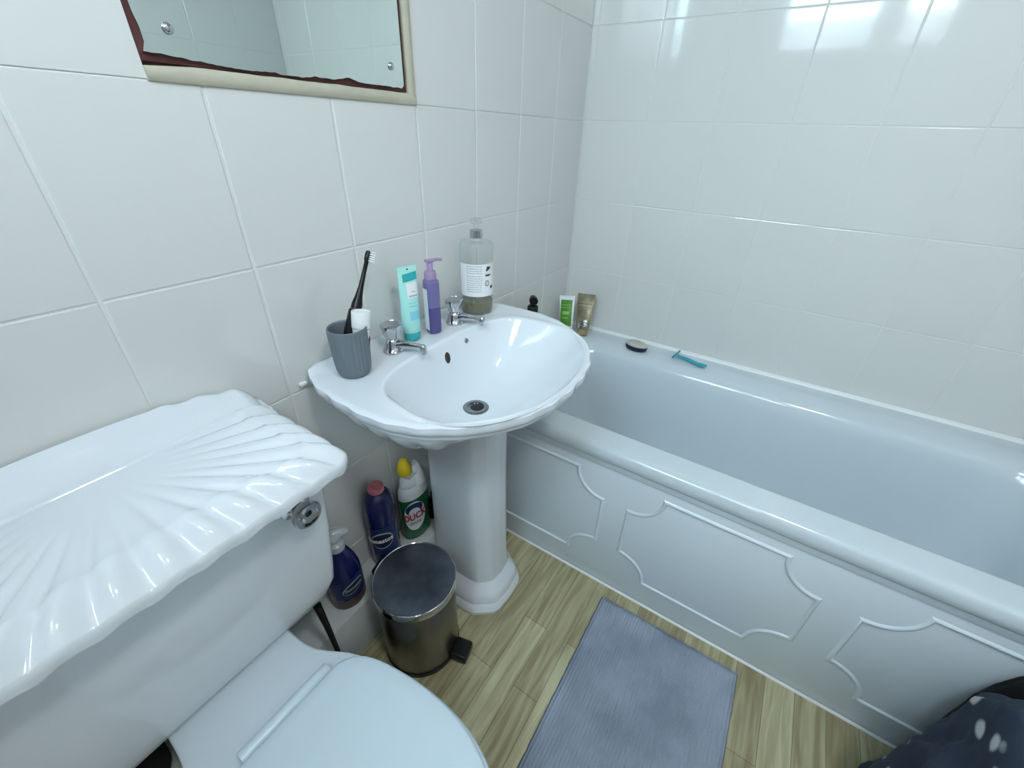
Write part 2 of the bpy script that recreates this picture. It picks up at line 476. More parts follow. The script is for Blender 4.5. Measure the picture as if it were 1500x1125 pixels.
# window in the left wall: frame, mullion and two obscure panes
def window():
    y0, y1, z0, z1 = WIN
    bm = bmesh.new(); X = XL
    fr = .035
    ym0, ym1 = -.862, -.735
    for a in ((y0, y1, z0, z0 + .03), (y0, y1, z1 - fr, z1), (y1 - .033, y1, z0 + .0295, z1 - fr + .0005), (y0, y0 + fr, z0 + .0295, z1 - fr + .0005), (ym0, ym1, z0 + .0295, z1 - fr + .0005)):
        box(bm, X - .058, X - .010, a[0] + .0005, a[1] - .0005, a[2] + .0005, a[3] - .0005, .004)
    f = from_bm('window_1', bm, 'white'); tag(f, 'white framed window high in the left wall', kind='structure')
    for a, b_ in ((ym1, y1 - .033), (y0 + fr, ym0)):
        g = bmesh.new(); box(g, X - .036, X - .030, a + .0005, b_ - .0005, z0 + .031, z1 - fr - .0005)
        from_bm('window_pane', g, 'frost', f, smooth=False)
    # sill
    g = bmesh.new(); box(g, X - .058, X + .03, y0 + .001, y1 - .001, z0 - .016, z0 - .0005, .004); 
    from_bm('window_sill', g, 'white', f)
window()

# ------------------------------------------------------------------ mirror
def mirror():
    t = thing('wall_mirror', 'frameless screwed mirror with rough maroon bottom edge set in the tiled wall', 'mirror', (-1.04, 0, 1.50))
    ox, oz = -1.04, 1.50
    # maroon board behind
    bm = bmesh.new(); box(bm, -1.2615 - ox, -.8275 - ox, .0005, .006, 1.2755 - oz, 1.795 - oz)
    from_bm('backing_board', bm, 'maroon', t)
    def zb(x):
        g = .0042 * sstep(-1.17, -1.24, x) + .0018
        g += .0035 * max(0, noise.noise(Vector((x * 22, 1.7, 0)))) + .0014 * noise.noise(Vector((x * 90, 4, 0)))
        g += .0065 * math.exp(-((x + .965) / .018) ** 2) + .003 * math.exp(-((x + 1.02) / .02) ** 2) + .0028 * sstep(-.99, -.93, x)
        return 1.2765 + max(g, .0008)
    out = []
    n = 120; xr = -.8335; xl = -1.2575
    for i in range(n + 1):
        x = xl + (xr - .006 - xl) * i / n; out.append((x, zb(x)))
    zc = zb(xr) + .007
    for i in range(1, 7):
        a = -pi / 2 + pi / 2 * i / 6; out.append((xr - .006 + .006 * cos(a), zc + .006 * sin(a)))
    out += [(xr, 1.788), (xl + .001, 1.788)]
    for i in range(12, 0, -1):
        z = 1.288 + (1.36 - 1.288) * i / 12
        out.append((xl + .0005 + .0042 * sstep(1.345, 1.286, z) + .0012 * noise.noise(Vector((z * 60, 0, 2))), z))
    bm = bmesh.new()
    loft(bm, [[(x - ox, 0.0003, z - oz) for x, z in out], [(x - ox, -.0040, z - oz) for x, z in out]])
    from_bm('mirror_glass', bm, 'mirror', t, smooth=False)
    for (x, z) in ((-1.2235, 1.3105), (-.8625, 1.3125), (-1.2265, 1.755), (-.8625, 1.755)):
        bm = bmesh.new()
        lathe(bm, [(.0062, 0), (.0062, .0012), (.0055, .0030), (.0035, .0044), (.001, .0049)], 24, mtx=Matrix.Rotation(radians(90), 4, 'X'))
        s = from_bm('mirror_screw', bm, 'chrome', t); s.location = (x - ox, -.0042, z - oz)
mirror()

# ------------------------------------------------------------------ washbasin
DX, DY, DZ = -.897, -.217, .652
BC = Vector((-.900, 0))
HW = [(0, .264), (.02, .272), (.05, .284), (.10, .293), (.15, .297), (.20, .298), (.24, .2945), (.30, .275), (.35, .243), (.39, .205), (.42, .166), (.445, .115), (.458, .060), (.4625, .0)]
def basin():
    t = thing('washbasin', 'white ceramic shell-edged washbasin on a pedestal against the tiled wall', 'washbasin', (DX, DY, 0))
    side = [(interp(HW, Y), Y) for Y in [.4625 * (1 - (1 - i / 90) ** 2) for i in range(91)]]
    side = [(h - .016 * (1 - sqrt(max(0, 1 - (1 - min(1, Y / .022)) ** 2))), Y) for h, Y in side]
    poly = [(BC.x + h, -Y) for h, Y in side] + [(BC.x - h, -Y) for h, Y in side[::-1][1:]]
    def ray(th, poly):
        d = Vector((cos(th), sin(th))); best = None; o = Vector((DX, DY))
        for i in range(len(poly)):
            a = Vector(poly[i]); b = Vector(poly[(i + 1) % len(poly)]); e = b - a
            den = d.x * e.y - d.y * e.x
            if abs(den) < 1e-12: continue
            w = a - o; s = (w.x * e.y - w.y * e.x) / den; u = (w.x * d.y - w.y * d.x) / den
            if s > 0 and -1e-6 <= u <= 1 + 1e-6: best = s if best is None else min(best, s)
        return best
    cxi, cyi, ai, bi = -.902, -.286, .238, .158
    inner = []
    for i in range(240):
        a = 2 * pi * i / 240; c_, s_ = cos(a), sin(a); p = 2 / (2.1 + 1.2 * sstep(0, .5, s_))
        inner.append((cxi + ai * math.copysign(abs(c_) ** p, c_), cyi + bi * math.copysign(abs(s_) ** p, s_)))
    n = 420
    th = [2 * pi * i / n for i in range(n)]
    Ro = [ray(a, poly) for a in th]; Ri = [ray(a, inner) for a in th]
    # arc length along the outline for scallops
    P = [Vector((DX + r * cos(a), DY + r * sin(a))) for r, a in zip(Ro, th)]
    s = [0.]
    for i in range(1, n): s.append(s[-1] + (P[i] - P[i - 1]).length)
    tot = s[-1] + (P[0] - P[-1]).length; k = round(tot / .062)
    wave = [.62 * cos(2 * pi * k * q / tot) * sstep(.004, .05, -p.y) for q, p in zip(s, P)]
    rings = []
    def ring(fr, fz):
        r_ = []
        for i, a in enumerate(th):
            r = fr(i); x = r * cos(a); y = r * sin(a)
            r_.append((x, y, fz(i, x, y)))
        rings.append(r_)
    def deckz(i, x, y):
        Y = -(y + DY)
        return .800 + .009 * sstep(.030, .010, Y)
    def bowl_r(i, u): return .0235 + (Ri[i] - .0235) * u
    EX = [2.45 - .30 * sstep(.3, -.6, sin(a)) for a in th]
    def bowl_z(u, i=None):
        e = 2.45 if i is None else EX[i]
        return DZ + (.7955 - DZ) * (.05 * u + .95 * u ** e)
    rings.append([(.0225 * cos(a), .0225 * sin(a), DZ - .02) for a in th])
    ring(lambda i: .0228, lambda i, x, y: DZ - .001)
    for u in [j / 26 for j in range(0, 27)]:
        ring(lambda i, u=u: bowl_r(i, u), lambda i, x, y, u=u: bowl_z(u, i))
    ring(lambda i: Ri[i] + .0025, lambda i, x, y: .7992)
    ring(lambda i: Ri[i] + .0065, lambda i, x, y: .8010)
    ring(lambda i: Ri[i] + .012, lambda i, x, y: .8013)
    for f in (.25, .5, .75):
        ring(lambda i, f=f: (Ri[i] + .012) * (1 - f) + (Ro[i] - .016) * f, lambda i, x, y, f=f: deckz(i, x, y) - .0008 * sin(pi * f))
    W = wave
    FR = [sstep(.20, .80, -sin(a)) for a in th]
    def outw(i): return min(Ro[i], Ro[i])
    ring(lambda i: Ro[i] - .016, deckz)
    ring(lambda i: Ro[i] - .009 + .0012 * W[i], lambda i, x, y: deckz(i, x, y) + .0004)
    ring(lambda i: Ro[i] - .0035 + .0022 * W[i], lambda i, x, y: deckz(i, x, y) - .0030)
    ring(lambda i: Ro[i] - .0005 + .0028 * W[i] - .0028, lambda i, x, y: .7900)
    ring(lambda i: Ro[i] - .0005 + .003 * W[i] - .003, lambda i, x, y: .7830 + .0018 * W[i])
    ring(lambda i: Ro[i] - .0045 + .003 * W[i] - .003, lambda i, x, y: .7775 + .0020 * W[i])
    ring(lambda i: Ro[i] - .0110 + .0028 * W[i] - .003, lambda i, x, y: .7750 + .0020 * W[i])
    ring(lambda i: Ro[i] - .0105 + .003 * W[i] - .003, lambda i, x, y: .7725 + .0020 * W[i])
    ring(lambda i: Ro[i] - .0110 + .003 * W[i] - .003, lambda i, x, y: .7660 + .0020 * W[i])
    ring(lambda i: Ro[i] - .0180 + .003 * W[i] - .003, lambda i, x, y: .7625 + .0020 * W[i])
    ring(lambda i: Ro[i] - .0260 + .002 * W[i], lambda i, x, y: .7600)
    for j in range(1, 19):
        u = j / 18
        ring(lambda i, u=u: (Ro[i] - .024) * (1 - (.56 + .29 * FR[i]) * u ** (1.7 - .95 * FR[i])) + .0065 * W[i] * sin(pi * min(1, u * 1.15)) ** .7 * (1 if u < .85 else 0),
             lambda i, x, y, u=u: min(.7600 - .120 * u ** .92, bowl_z(min(1, sqrt(x * x + y * y) / Ri[i]), i) - .012))
    bm = bmesh.new(); loft(bm, rings, cap0=False, cap1=False)
    b = from_bm('basin_bowl', bm, 'ceramic', t, ang=55)
    # pedestal: front flat with chamfered corners, moulded foot
    def sec(hw, y0, yf, ch, z, r=0):
        # ring from back-left round the front to back-right (relative to basin thing)
        pts = [(-hw * .92, y0), (-hw, y0 - .02), (-hw, yf + ch), (-hw * .62, yf + ch * .12), (-hw * .45, yf), (0, yf - .004), (hw * .45, yf), (hw * .62, yf + ch * .12), (hw, yf + ch), (hw, y0 - .02), (hw * .92, y0)]
        # Chaikin smoothing keeps the faceted look but softens edges
        q = pts
        for _ in range(2):
            nq = [q[0]]
            for a, c in zip(q[:-1], q[1:]):
                nq.append((a[0] * .86 + c[0] * .14, a[1] * .86 + c[1] * .14)); nq.append((a[0] * .14 + c[0] * .86, a[1] * .14 + c[1] * .86))
            nq.append(q[-1]); q = nq
        return [(x - .003 + .013 * sstep(.0, .1, z), y - DY, z) for x, y in q]
    L = []
    for z, hw, yf, ch in ((.0005, .112, -.335, .062), (.012, .113, -.336, .062), (.022, .110, -.332, .061), (.030, .103, -.325, .060), (.034, .103, -.324, .060), (.046, .102, -.322, .060), (.058, .096, -.315, .058), (.068, .089, -.303, .056), (.082, .077, -.294, .040),
                          (.15, .0725, -.287, .036), (.30, .0715, -.282, .036), (.45, .0715, -.278, .036), (.55, .072, -.277, .036), (.60, .074, -.276, .036), (.64, .075, -.276, .036)):
        L.append(sec(hw, -.100, yf, ch, z))
    bm = bmesh.new(); loft(bm, L)
    from_bm('pedestal', bm, 'ceramic', t, ang=24)
    # waste fitting
    bm = bmesh.new()
    lathe(bm, [(.0310, 0), (.0310, .0012), (.0290, .0026), (.0225, .0030), (.0195, .0022), (.0185, -.004), (.0185, -.012), (.001, -.012)], 48)
    w = from_bm('waste_ring', bm, 'dark_chrome', t); w.location = (0, 0, DZ)
    bm = bmesh.new()
    lathe(bm, [(.0175, -.006), (.0175, -.0010), (.015, .0006), (.004, .0012), (.001, .0012)], 32)
    g = from_bm('waste_plug', bm, 'blackrub', t); g.location = (0.003, -.001, DZ)
    # overflow hole and chain stud on the back slope of the bowl
    def surf(x, z):
        lo, hi = 0., 1.
        for _ in range(40):
            m_ = (lo + hi) / 2
            if bowl_z(m_) < z: lo = m_
            else: hi = m_
        u = lo; best = None
        for i, a in enumerate(th):
            r = bowl_r(i, u); q = (r * cos(a), r * sin(a))
            if q[1] > 0 and (best is None or abs(q[0] - x) < abs(best[0] - x)): best = q
        return Vector((best[0], best[1], z))
    def slope_basis(x, z):
        p = surf(x, z); dz = surf(x, z + .006) - p; dx = surf(x + .01, z) - p
        nrm = dx.cross(dz).normalized()
        if nrm.y > 0: nrm = -nrm
        return p, nrm.to_track_quat('Z', 'Y')
    p, q = slope_basis(0.0, .760)
    bm = bmesh.new(); lathe(bm, [(.0122, -.0010), (.0122, .0004), (.0112, .0009), (.0102, .0004), (.0100, -.0004)], 32)
    h = from_bm('overflow_rim', bm, 'ceramic', t); h.location = p; h.rotation_mode = 'QUATERNION'; h.rotation_quaternion = q; h.scale = (.82, 1.3, 1)
    bm = bmesh.new(); lathe(bm, [(.0108, -.0004), (.0108, .0006), (.001, .0006)], 32)
    h = from_bm('overflow_hole', bm, 'dark', t); h.location = p; h.rotation_mode = 'QUATERNION'; h.rotation_quaternion = q; h.scale = (.82, 1.3, 1)
    p, q = slope_basis(.072, .776)
    bm = bmesh.new(); lathe(bm, [(.0062, -.0008), (.0062, .0015), (.0048, .0030), (.0032, .0030), (.0030, .0055), (.001, .006)], 24)
    h = from_bm('chain_stud', bm, 'dark_chrome', t); h.location = p; h.rotation_mode = 'QUATERNION'; h.rotation_quaternion = q
    # fixing clip at the left back corner
    bm = bmesh.new(); box(bm, -1.183 - DX, -1.168 - DX, -.010 - DY, -.001 - DY, .775, .782, .002)
    from_bm('wall_clip', bm, 'silicone', t)
basin()

def basin_tap(x, y, ang, label):
    t = thing('basin_tap', label, 'tap', (x, y, .8003), (0, 0, ang), 'chrome taps on the washbasin')
    bm = bmesh.new()
    lathe(bm, [(.0225, 0), (.0225, .003), (.020, .006), (.0165, .012), (.0155, .020), (.0135, .026), (.0105, .029), (.0105, .031)], 36)
    from_bm('tap_body', bm, 'chrome', t)
    bm = bmesh.new(); pts = []; rr = []
    for i in range(13):
        u = i / 12
        pts.append((0, -.010 - .066 * u, .0150 + .010 * sin(pi * .5 * u) * (1 - .55 * u))); rr.append(.0100 - .0035 * u)
    tube(bm, pts, rr, 16)
    lathe(bm, [(.0068, -.013), (.0075, -.010), (.0075, .003), (.005, .0065), (.001, .007)], 20, c=(0, -.0745, .0190))
    from_bm('spout', bm, 'chrome', t)
    bm = bmesh.new()
    def facet(a, z): return 1 + .055 * cos(6 * a) * (1 if z < .056 else .3)
    lathe(bm, [(.0105, .0305), (.0150, .0325), (.0165, .038), (.0185, .046), (.0215, .0535), (.0222, .0575), (.0215, .0605), (.0190, .0620), (.0185, .0612), (.001, .0612)], 60, fn=facet)
    from_bm('tap_head', bm, 'chrome', t, ang=30)
    return t
basin_tap(-.996, -.070, radians(14), 'chrome basin tap beside the grey cup')
basin_tap(-.797, -.076, radians(14), 'chrome basin tap beside the tall clear soap dispenser')

# waste pipe below the basin
t = thing('waste_pipe', 'white plastic waste pipe between wall and pedestal below the basin', 'pipe', (-.93, 0, .475))
bm = bmesh.new(); tube(bm, [(.004, -.001, .010), (.014, -.045, .004), (.026, -.080, -.002), (.034, -.098, -.005)], .016, 20); from_bm('pipe', bm, 'white', t)
bm = bmesh.new(); tube(bm, [(.0035, -.0005, .0105), (.006, -.012, .0085)], .0215, 20); from_bm('wall_collar', bm, 'black', t)

# ------------------------------------------------------------------ things on the basin
# grey cup
CUP = (-1.109, -.083, .8003)
t = thing('toothbrush_cup', 'ribbed grey cup on the left corner of the washbasin', 'cup', CUP)
bm = bmesh.new()
def rib(a, z): return .95 * (1 + (.034 * (abs(cos(13 * a)) - .7) if .006 < z < .094 else 0))
n = 286; prof = [(.024, 0), (.029, .001), (.0325, .006), (.0345, .016), (.0360, .035), (.0372, .060), (.0380, .085), (.0380, .0935), (.0381, .0955), (.0370, .0975), (.0350, .0970), (.0340, .094)]
rings = [[(r * rib(2*pi*i/n, z) * cos(2*pi*i/n), r * rib(2*pi*i/n, z) * sin(2*pi*i/n), z) for i in range(n)] for r, z in prof]
rings += [[(r * cos(2*pi*i/n), r * sin(2*pi*i/n), z) for i in range(n)] for r, z in ((.0335, .08), (.033, .04), (.031, .012), (.028, .006), (.002, .006))]
loft(bm, rings, cap0=True, cap1=True); from_bm('cup_body', bm, 'grey_cup', t, ang=70)

# toothbrush
def frame_to(p0, p1):
    d = (Vector(p1) - Vector(p0)); L = d.length; return Vector(p0), d.normalized().to_track_quat('Z', 'Y'), L
p0, q, L = frame_to((-1.119, -.068, .8215), (-1.0135, -.056, 1.012))
t = thing('toothbrush', 'black electric toothbrush standing in the grey cup', 'toothbrush', p0); t.rotation_mode = 'QUATERNION'; t.rotation_quaternion = q
bm = bmesh.new(); lathe(bm, [(.008, 0), (.0105, .004), (.012, .02), (.0130, .07), (.0128, .102), (.0110, .106)], 28); from_bm('handle', bm, 'black', t)
bm = bmesh.new(); lathe(bm, [(.0105, .1065), (.0098, .118), (.0070, .132), (.0048, .150), (.0040, .180), (.0040, L - .020), (.0055, L - .016), (.0058, L - .004), (.004, L + .001), (.001, L + .002)], 24); from_bm('neck', bm, 'black', t)
# bristles pointing right, away from the cup
dirw = Vector((.60, -.80, -.05)); dl = q.inverted() @ dirw; dl.z = 0; dl.normalize(); sl = Vector((0, 0, 1)).cross(dl)
bm = bmesh.new()
for iz in range(5):
    for iy in range(3):
        b0 = dl * .004 + sl * (iy - 1) * .0030 + Vector((0, 0, L - .017 + iz * .0042))
        tube(bm, [b0, b0 + dl * (.0105 + .001 * (iz % 2))], .0013, 6)
from_bm('bristles', bm, 'label', t)

# toothpaste
p0, q, L = frame_to((-1.095, -.093, .842), (-1.079, -.0925, .921))
t = thing('toothpaste_tube', 'white capped toothpaste tube upside down in the grey cup', 'toothpaste', p0); t.rotation_mode = 'QUATERNION'; t.rotation_quaternion = q
bm = bmesh.new()
rr_ = []
for u in [i / 12 for i in range(13)]:
    z = -.018 + .066 * u; a = .0175 - .001 * u; b_ = .003 + .0125 * u ** .8
    rr_.append([(a * cos(2*pi*i/32), b_ * sin(2*pi*i/32), z) for i in range(32)])
loft(bm, rr_); tb = from_bm('tube_body', bm, 'label', t)
bm = bmesh.new(); lathe(bm, [(.0140, .0485), (.0160, .0490), (.0170, .0500), (.0180, L - .002), (.0174, L), (.0152, L), (.0148, L - .0015), (.001, L - .0016)], 40); from_bm('cap', bm, 'white', t)
bm = bmesh.new(); patch(bm, .0172, -2.4, -.2, .012, .036, slope=.006, sy=.86); from_bm('printed_band', bm, 'navy', t)

# teal tube standing on its cap
t = thing('cream_tube', 'teal squeeze tube standing on its cap between the taps', 'tube', (-.931, -.062, .8003), (radians(-1), radians(1.5), radians(-16))); t.scale = (1.17, 1.05, 1)
def flat_tube(bm, secs, n=36, mi=0):
    R = []
    for (z, a, b_) in secs: R.append([(a * math.copysign(abs(cos(2*pi*i/n)) ** .9, cos(2*pi*i/n)), b_ * sin(2*pi*i/n), z) for i in range(n)])
    loft(bm, R, mi=mi)
bm = bmesh.new(); flat_tube(bm, [(.0005, .0155, .0125), (.002, .0165, .0135), (.018, .0170, .0140), (.0190, .0165, .0135)]); from_bm('cap', bm, 'teal_d', t)
bm = bmesh.new(); flat_tube(bm, [(.0192, .0165, .0138), (.022, .0178, .0150), (.06, .0183, .0135), (.10, .0187, .0098), (.14, .0190, .0045), (.150, .0190, .0018), (.152, .0190, .0009), (.1665, .0190, .0008)]); tb = from_bm('tube_body', bm, 'teal', t)
def front_quad(bm, x0, x1, z0, z1, off, secs, mi=0, skew=0.):
    def yb(z):
        for (za, aa, ba), (zb_, ab, bb) in zip(secs[:-1], secs[1:]):
            if za <= z <= zb_:
                f = (z - za) / (zb_ - za); return aa + (ab - aa) * f, ba + (bb - ba) * f
        return secs[-1][1:]
    nx, nz = 8, 8; g = []
    for j in range(nz + 1):
        r = []
        for i in range(nx + 1):
            x = x0 + (x1 - x0) * i / nx; z = z0 + (z1 - z0) * j / nz + skew * (i / nx - .5); a, b_ = yb(z)
            c = max(-.99, min(.99, x / a)); r.append(bm.verts.new((x, -b_ * sqrt(1 - abs(c) ** 2.2) - off, z)))
        g.append(r)
    for j in range(nz):
        for i in range(nx): 
            f = bm.faces.new((g[j][i], g[j][i + 1], g[j + 1][i + 1], g[j + 1][i])); f.material_index = mi
SEC = [(.0192, .0165, .0138), (.022, .0178, .0150), (.06, .0183, .0135), (.10, .0187, .0098), (.14, .0190, .0045), (.150, .0190, .0018), (.1665, .0190, .0008)]
bm = bmesh.new(); front_quad(bm, -.012, .0175, .136, .152, .0005, SEC, skew=.004)
from_bm('dark_print', bm, 'teal_d', t, recalc=False)
bm = bmesh.new(); front_quad(bm, -.007, .016, .100, .132, .0005, SEC); from_bm('white_print', bm, 'label', t, recalc=False)
bm = bmesh.new(); front_quad(bm, -.007, .016, .050, .070, .0005, SEC); front_quad(bm, -.007, .012, .080, .083, .0005, SEC); front_quad(bm, -.007, .010, .088, .090, .0005, SEC); from_bm('blue_print', bm, 'teal_l', t, recalc=False)
bm = bmesh.new(); front_quad(bm, -.005, .014, .1025, .1055, .0009, SEC); front_quad(bm, .001, .010, .112, .1135, .0009, SEC); from_bm('printed_text', bm, 'ink_g', t, recalc=False)
bm = bmesh.new(); lathe(bm, [(.0016, 0), (.0016, .0012), (.0005, .0012)], 14, mtx=Matrix.Rotation(radians(90), 4, 'X')); h = from_bm('hang_hole', bm, 'dark', t); h.location = (0, -.0006, .160)

# purple pump bottle
def square_prof(bm, secs, n=48, p=3.2, mi=0):
    R = []
    for (z, a) in secs:
        r = []
        for i in range(n):
            c, s_ = cos(2*pi*i/n), sin(2*pi*i/n)
            r.append((a * math.copysign(abs(c) ** (2/p), c), a * math.copysign(abs(s_) ** (2/p), s_), z))
        R.append(r)
    loft(bm, R, mi=mi)
t = thing('lotion_bottle', 'slim purple pump bottle next to the teal tube on the basin', 'bottle', (-.870, -.073, .8003), (0, 0, radians(-18))); t.scale = (.93, .93, 1)
bm = bmesh.new(); square_prof(bm, [(.0005, .0155), (.003, .0172), (.010, .0176), (.064, .0176)]); from_bm('filled_part', bm, 'purple_d', t)
bm = bmesh.new(); square_prof(bm, [(.0642, .0176), (.118, .0176), (.1235, .0172), (.1265, .0150), (.1275, .0135)]); from_bm('bottle_body', bm, 'purple', t)
bm = bmesh.new(); lathe(bm, [(.0135, .1277), (.0148, .128), (.0150, .131), (.0146, .1415), (.0125, .146), (.0080, .1475), (.0075, .1490), (.0075, .164), (.0070, .165)], 32); from_bm('collar', bm, 'lilac', t)
bm = bmesh.new(); box(bm, -.0105, .0105, -.008, .008, .1655, .1715, .0022); tube(bm, [(.004, 0, .1690), (.020, 0, .1690), (.034, -.001, .1672)], [.0036, .0032, .0026], 12); from_bm('pump_nozzle', bm, 'lilac', t)
bm = bmesh.new(); box(bm, -.0183, -.0178, -.011, .010, .010, .108, .0); from_bm('side_label', bm, 'label', t)

# big clear soap dispenser
t = thing('soap_dispenser', 'large clear soap dispenser with white label and olive liquid on the basin', 'soap dispenser', (-.697, -.070, .8003)); t.scale = (.95, .95, 1)
R_ = .0445
bm = bmesh.new(); lathe(bm, [(.001, .0008), (.038, .0008), (.0425, .003), (R_, .008), (R_, .173), (.0438, .1775), (.041, .1805), (.030, .183), (.0165, .1845), (.0155, .186), (.0155, .190)], 56); b = from_bm('bottle_body', bm, 'clear', t, ang=50)
bm = bmesh.new(); lathe(bm, [(.036, .0030), (.0410, .006), (R_ - .0018, .010), (R_ - .0018, .0335)], 48); from_bm('liquid_soap', bm, ['liquid'], t)
bm = bmesh.new(); lathe(bm, [(.0020, .012), (.0020, .165)], 10); from_bm('dip_tube', bm, 'cloudy', t)
bm = bmesh.new(); lathe(bm, [(.0155, .1905), (.0168, .191), (.0168, .2080), (.0155, .2090), (.006, .2095)], 36); from_bm('collar', bm, 'chrome', t)
bm = bmesh.new(); lathe(bm, [(.0072, .2097), (.0072, .222), (.0145, .2235), (.0150, .2260), (.0145, .2330), (.0125, .2350)], 32); tube(bm, [(.006, .004, .229), (.022, .016, .229), (.030, .022, .226)], [.0050, .0042, .0034], 12); from_bm('pump_head', bm, M['clear'], t)
AL = radians(218)
bm = bmesh.new(); patch(bm, R_, AL - 1.25, AL + 1.55, .052, .134, n=40); from_bm('wrap_label', bm, 'label', t, recalc=False)
bm = bmesh.new(); text_lines(bm, R_, AL - .62, AL + .32, [.128 - .0056 * i - (.002 if i > 3 else 0) for i in range(12)], h=.0022); from_bm('small_print', bm, 'ink_g', t, recalc=False)
bm = bmesh.new()
def curve_ink(bm, pts, r, w=.0011, lift=.0012):
    w *= .62
    prev = None
    for i, (u, z) in enumerate(pts):
        a = u; q = r + lift
        d = Vector((pts[min(i+1, len(pts)-1)][0] - pts[max(i-1, 0)][0], 0)); dz = pts[min(i+1, len(pts)-1)][1] - pts[max(i-1, 0)][1]
        tx, tz = d.x * r, dz; l = max(1e-6, sqrt(tx*tx + tz*tz)); nx, nz = -tz / l * w, tx / l * w
        p = (bm.verts.new((q * cos(a + nx / r), q * sin(a + nx / r), z + nz)), bm.verts.new((q * cos(a - nx / r), q * sin(a - nx / r), z - nz)))
        if prev: bm.faces.new((prev[0], p[0], p[1], prev[1]))
        prev = p
# handwritten-looking marks and ring emblem on the front of the label
A2 = AL + .66
curve_ink(bm, [(A2 - .10 + .012 * i, .118 + .004 * sin(i * 1.3) + .0009 * i * .3) for i in range(26)], R_)
curve_ink(bm, [(A2 - .06 + .013 * i, .124 + .005 * sin(i * 1.9)) for i in range(16)], R_, .0009)
curve_ink(bm, [(A2 - .15 + .014 * i, .106 + .003 * sin(i * 1.5)) for i in range(28)], R_)
curve_ink(bm, [(A2 - .13, .112), (A2 - .10, .1115)], R_, .0012)
curve_ink(bm, [(A2 - .02 + .0056 / R_ * cos(2*pi*i/24), .0855 + .0066 * sin(2*pi*i/24)) for i in range(25)], R_, .0014)
curve_ink(bm, [(A2 - .02 + .0028 / R_ * cos(2*pi*i/10 + 1), .0855 + .003 * sin(2*pi*i/10 + 1)) for i in range(8)], R_, .0006)
curve_ink(bm, [(A2 + .22 + .010 * i, .074 + .005 * sin(i * 2.2)) for i in range(22)], R_, .0010)
from_bm('label_marks', bm, 'ink', t, recalc=False)

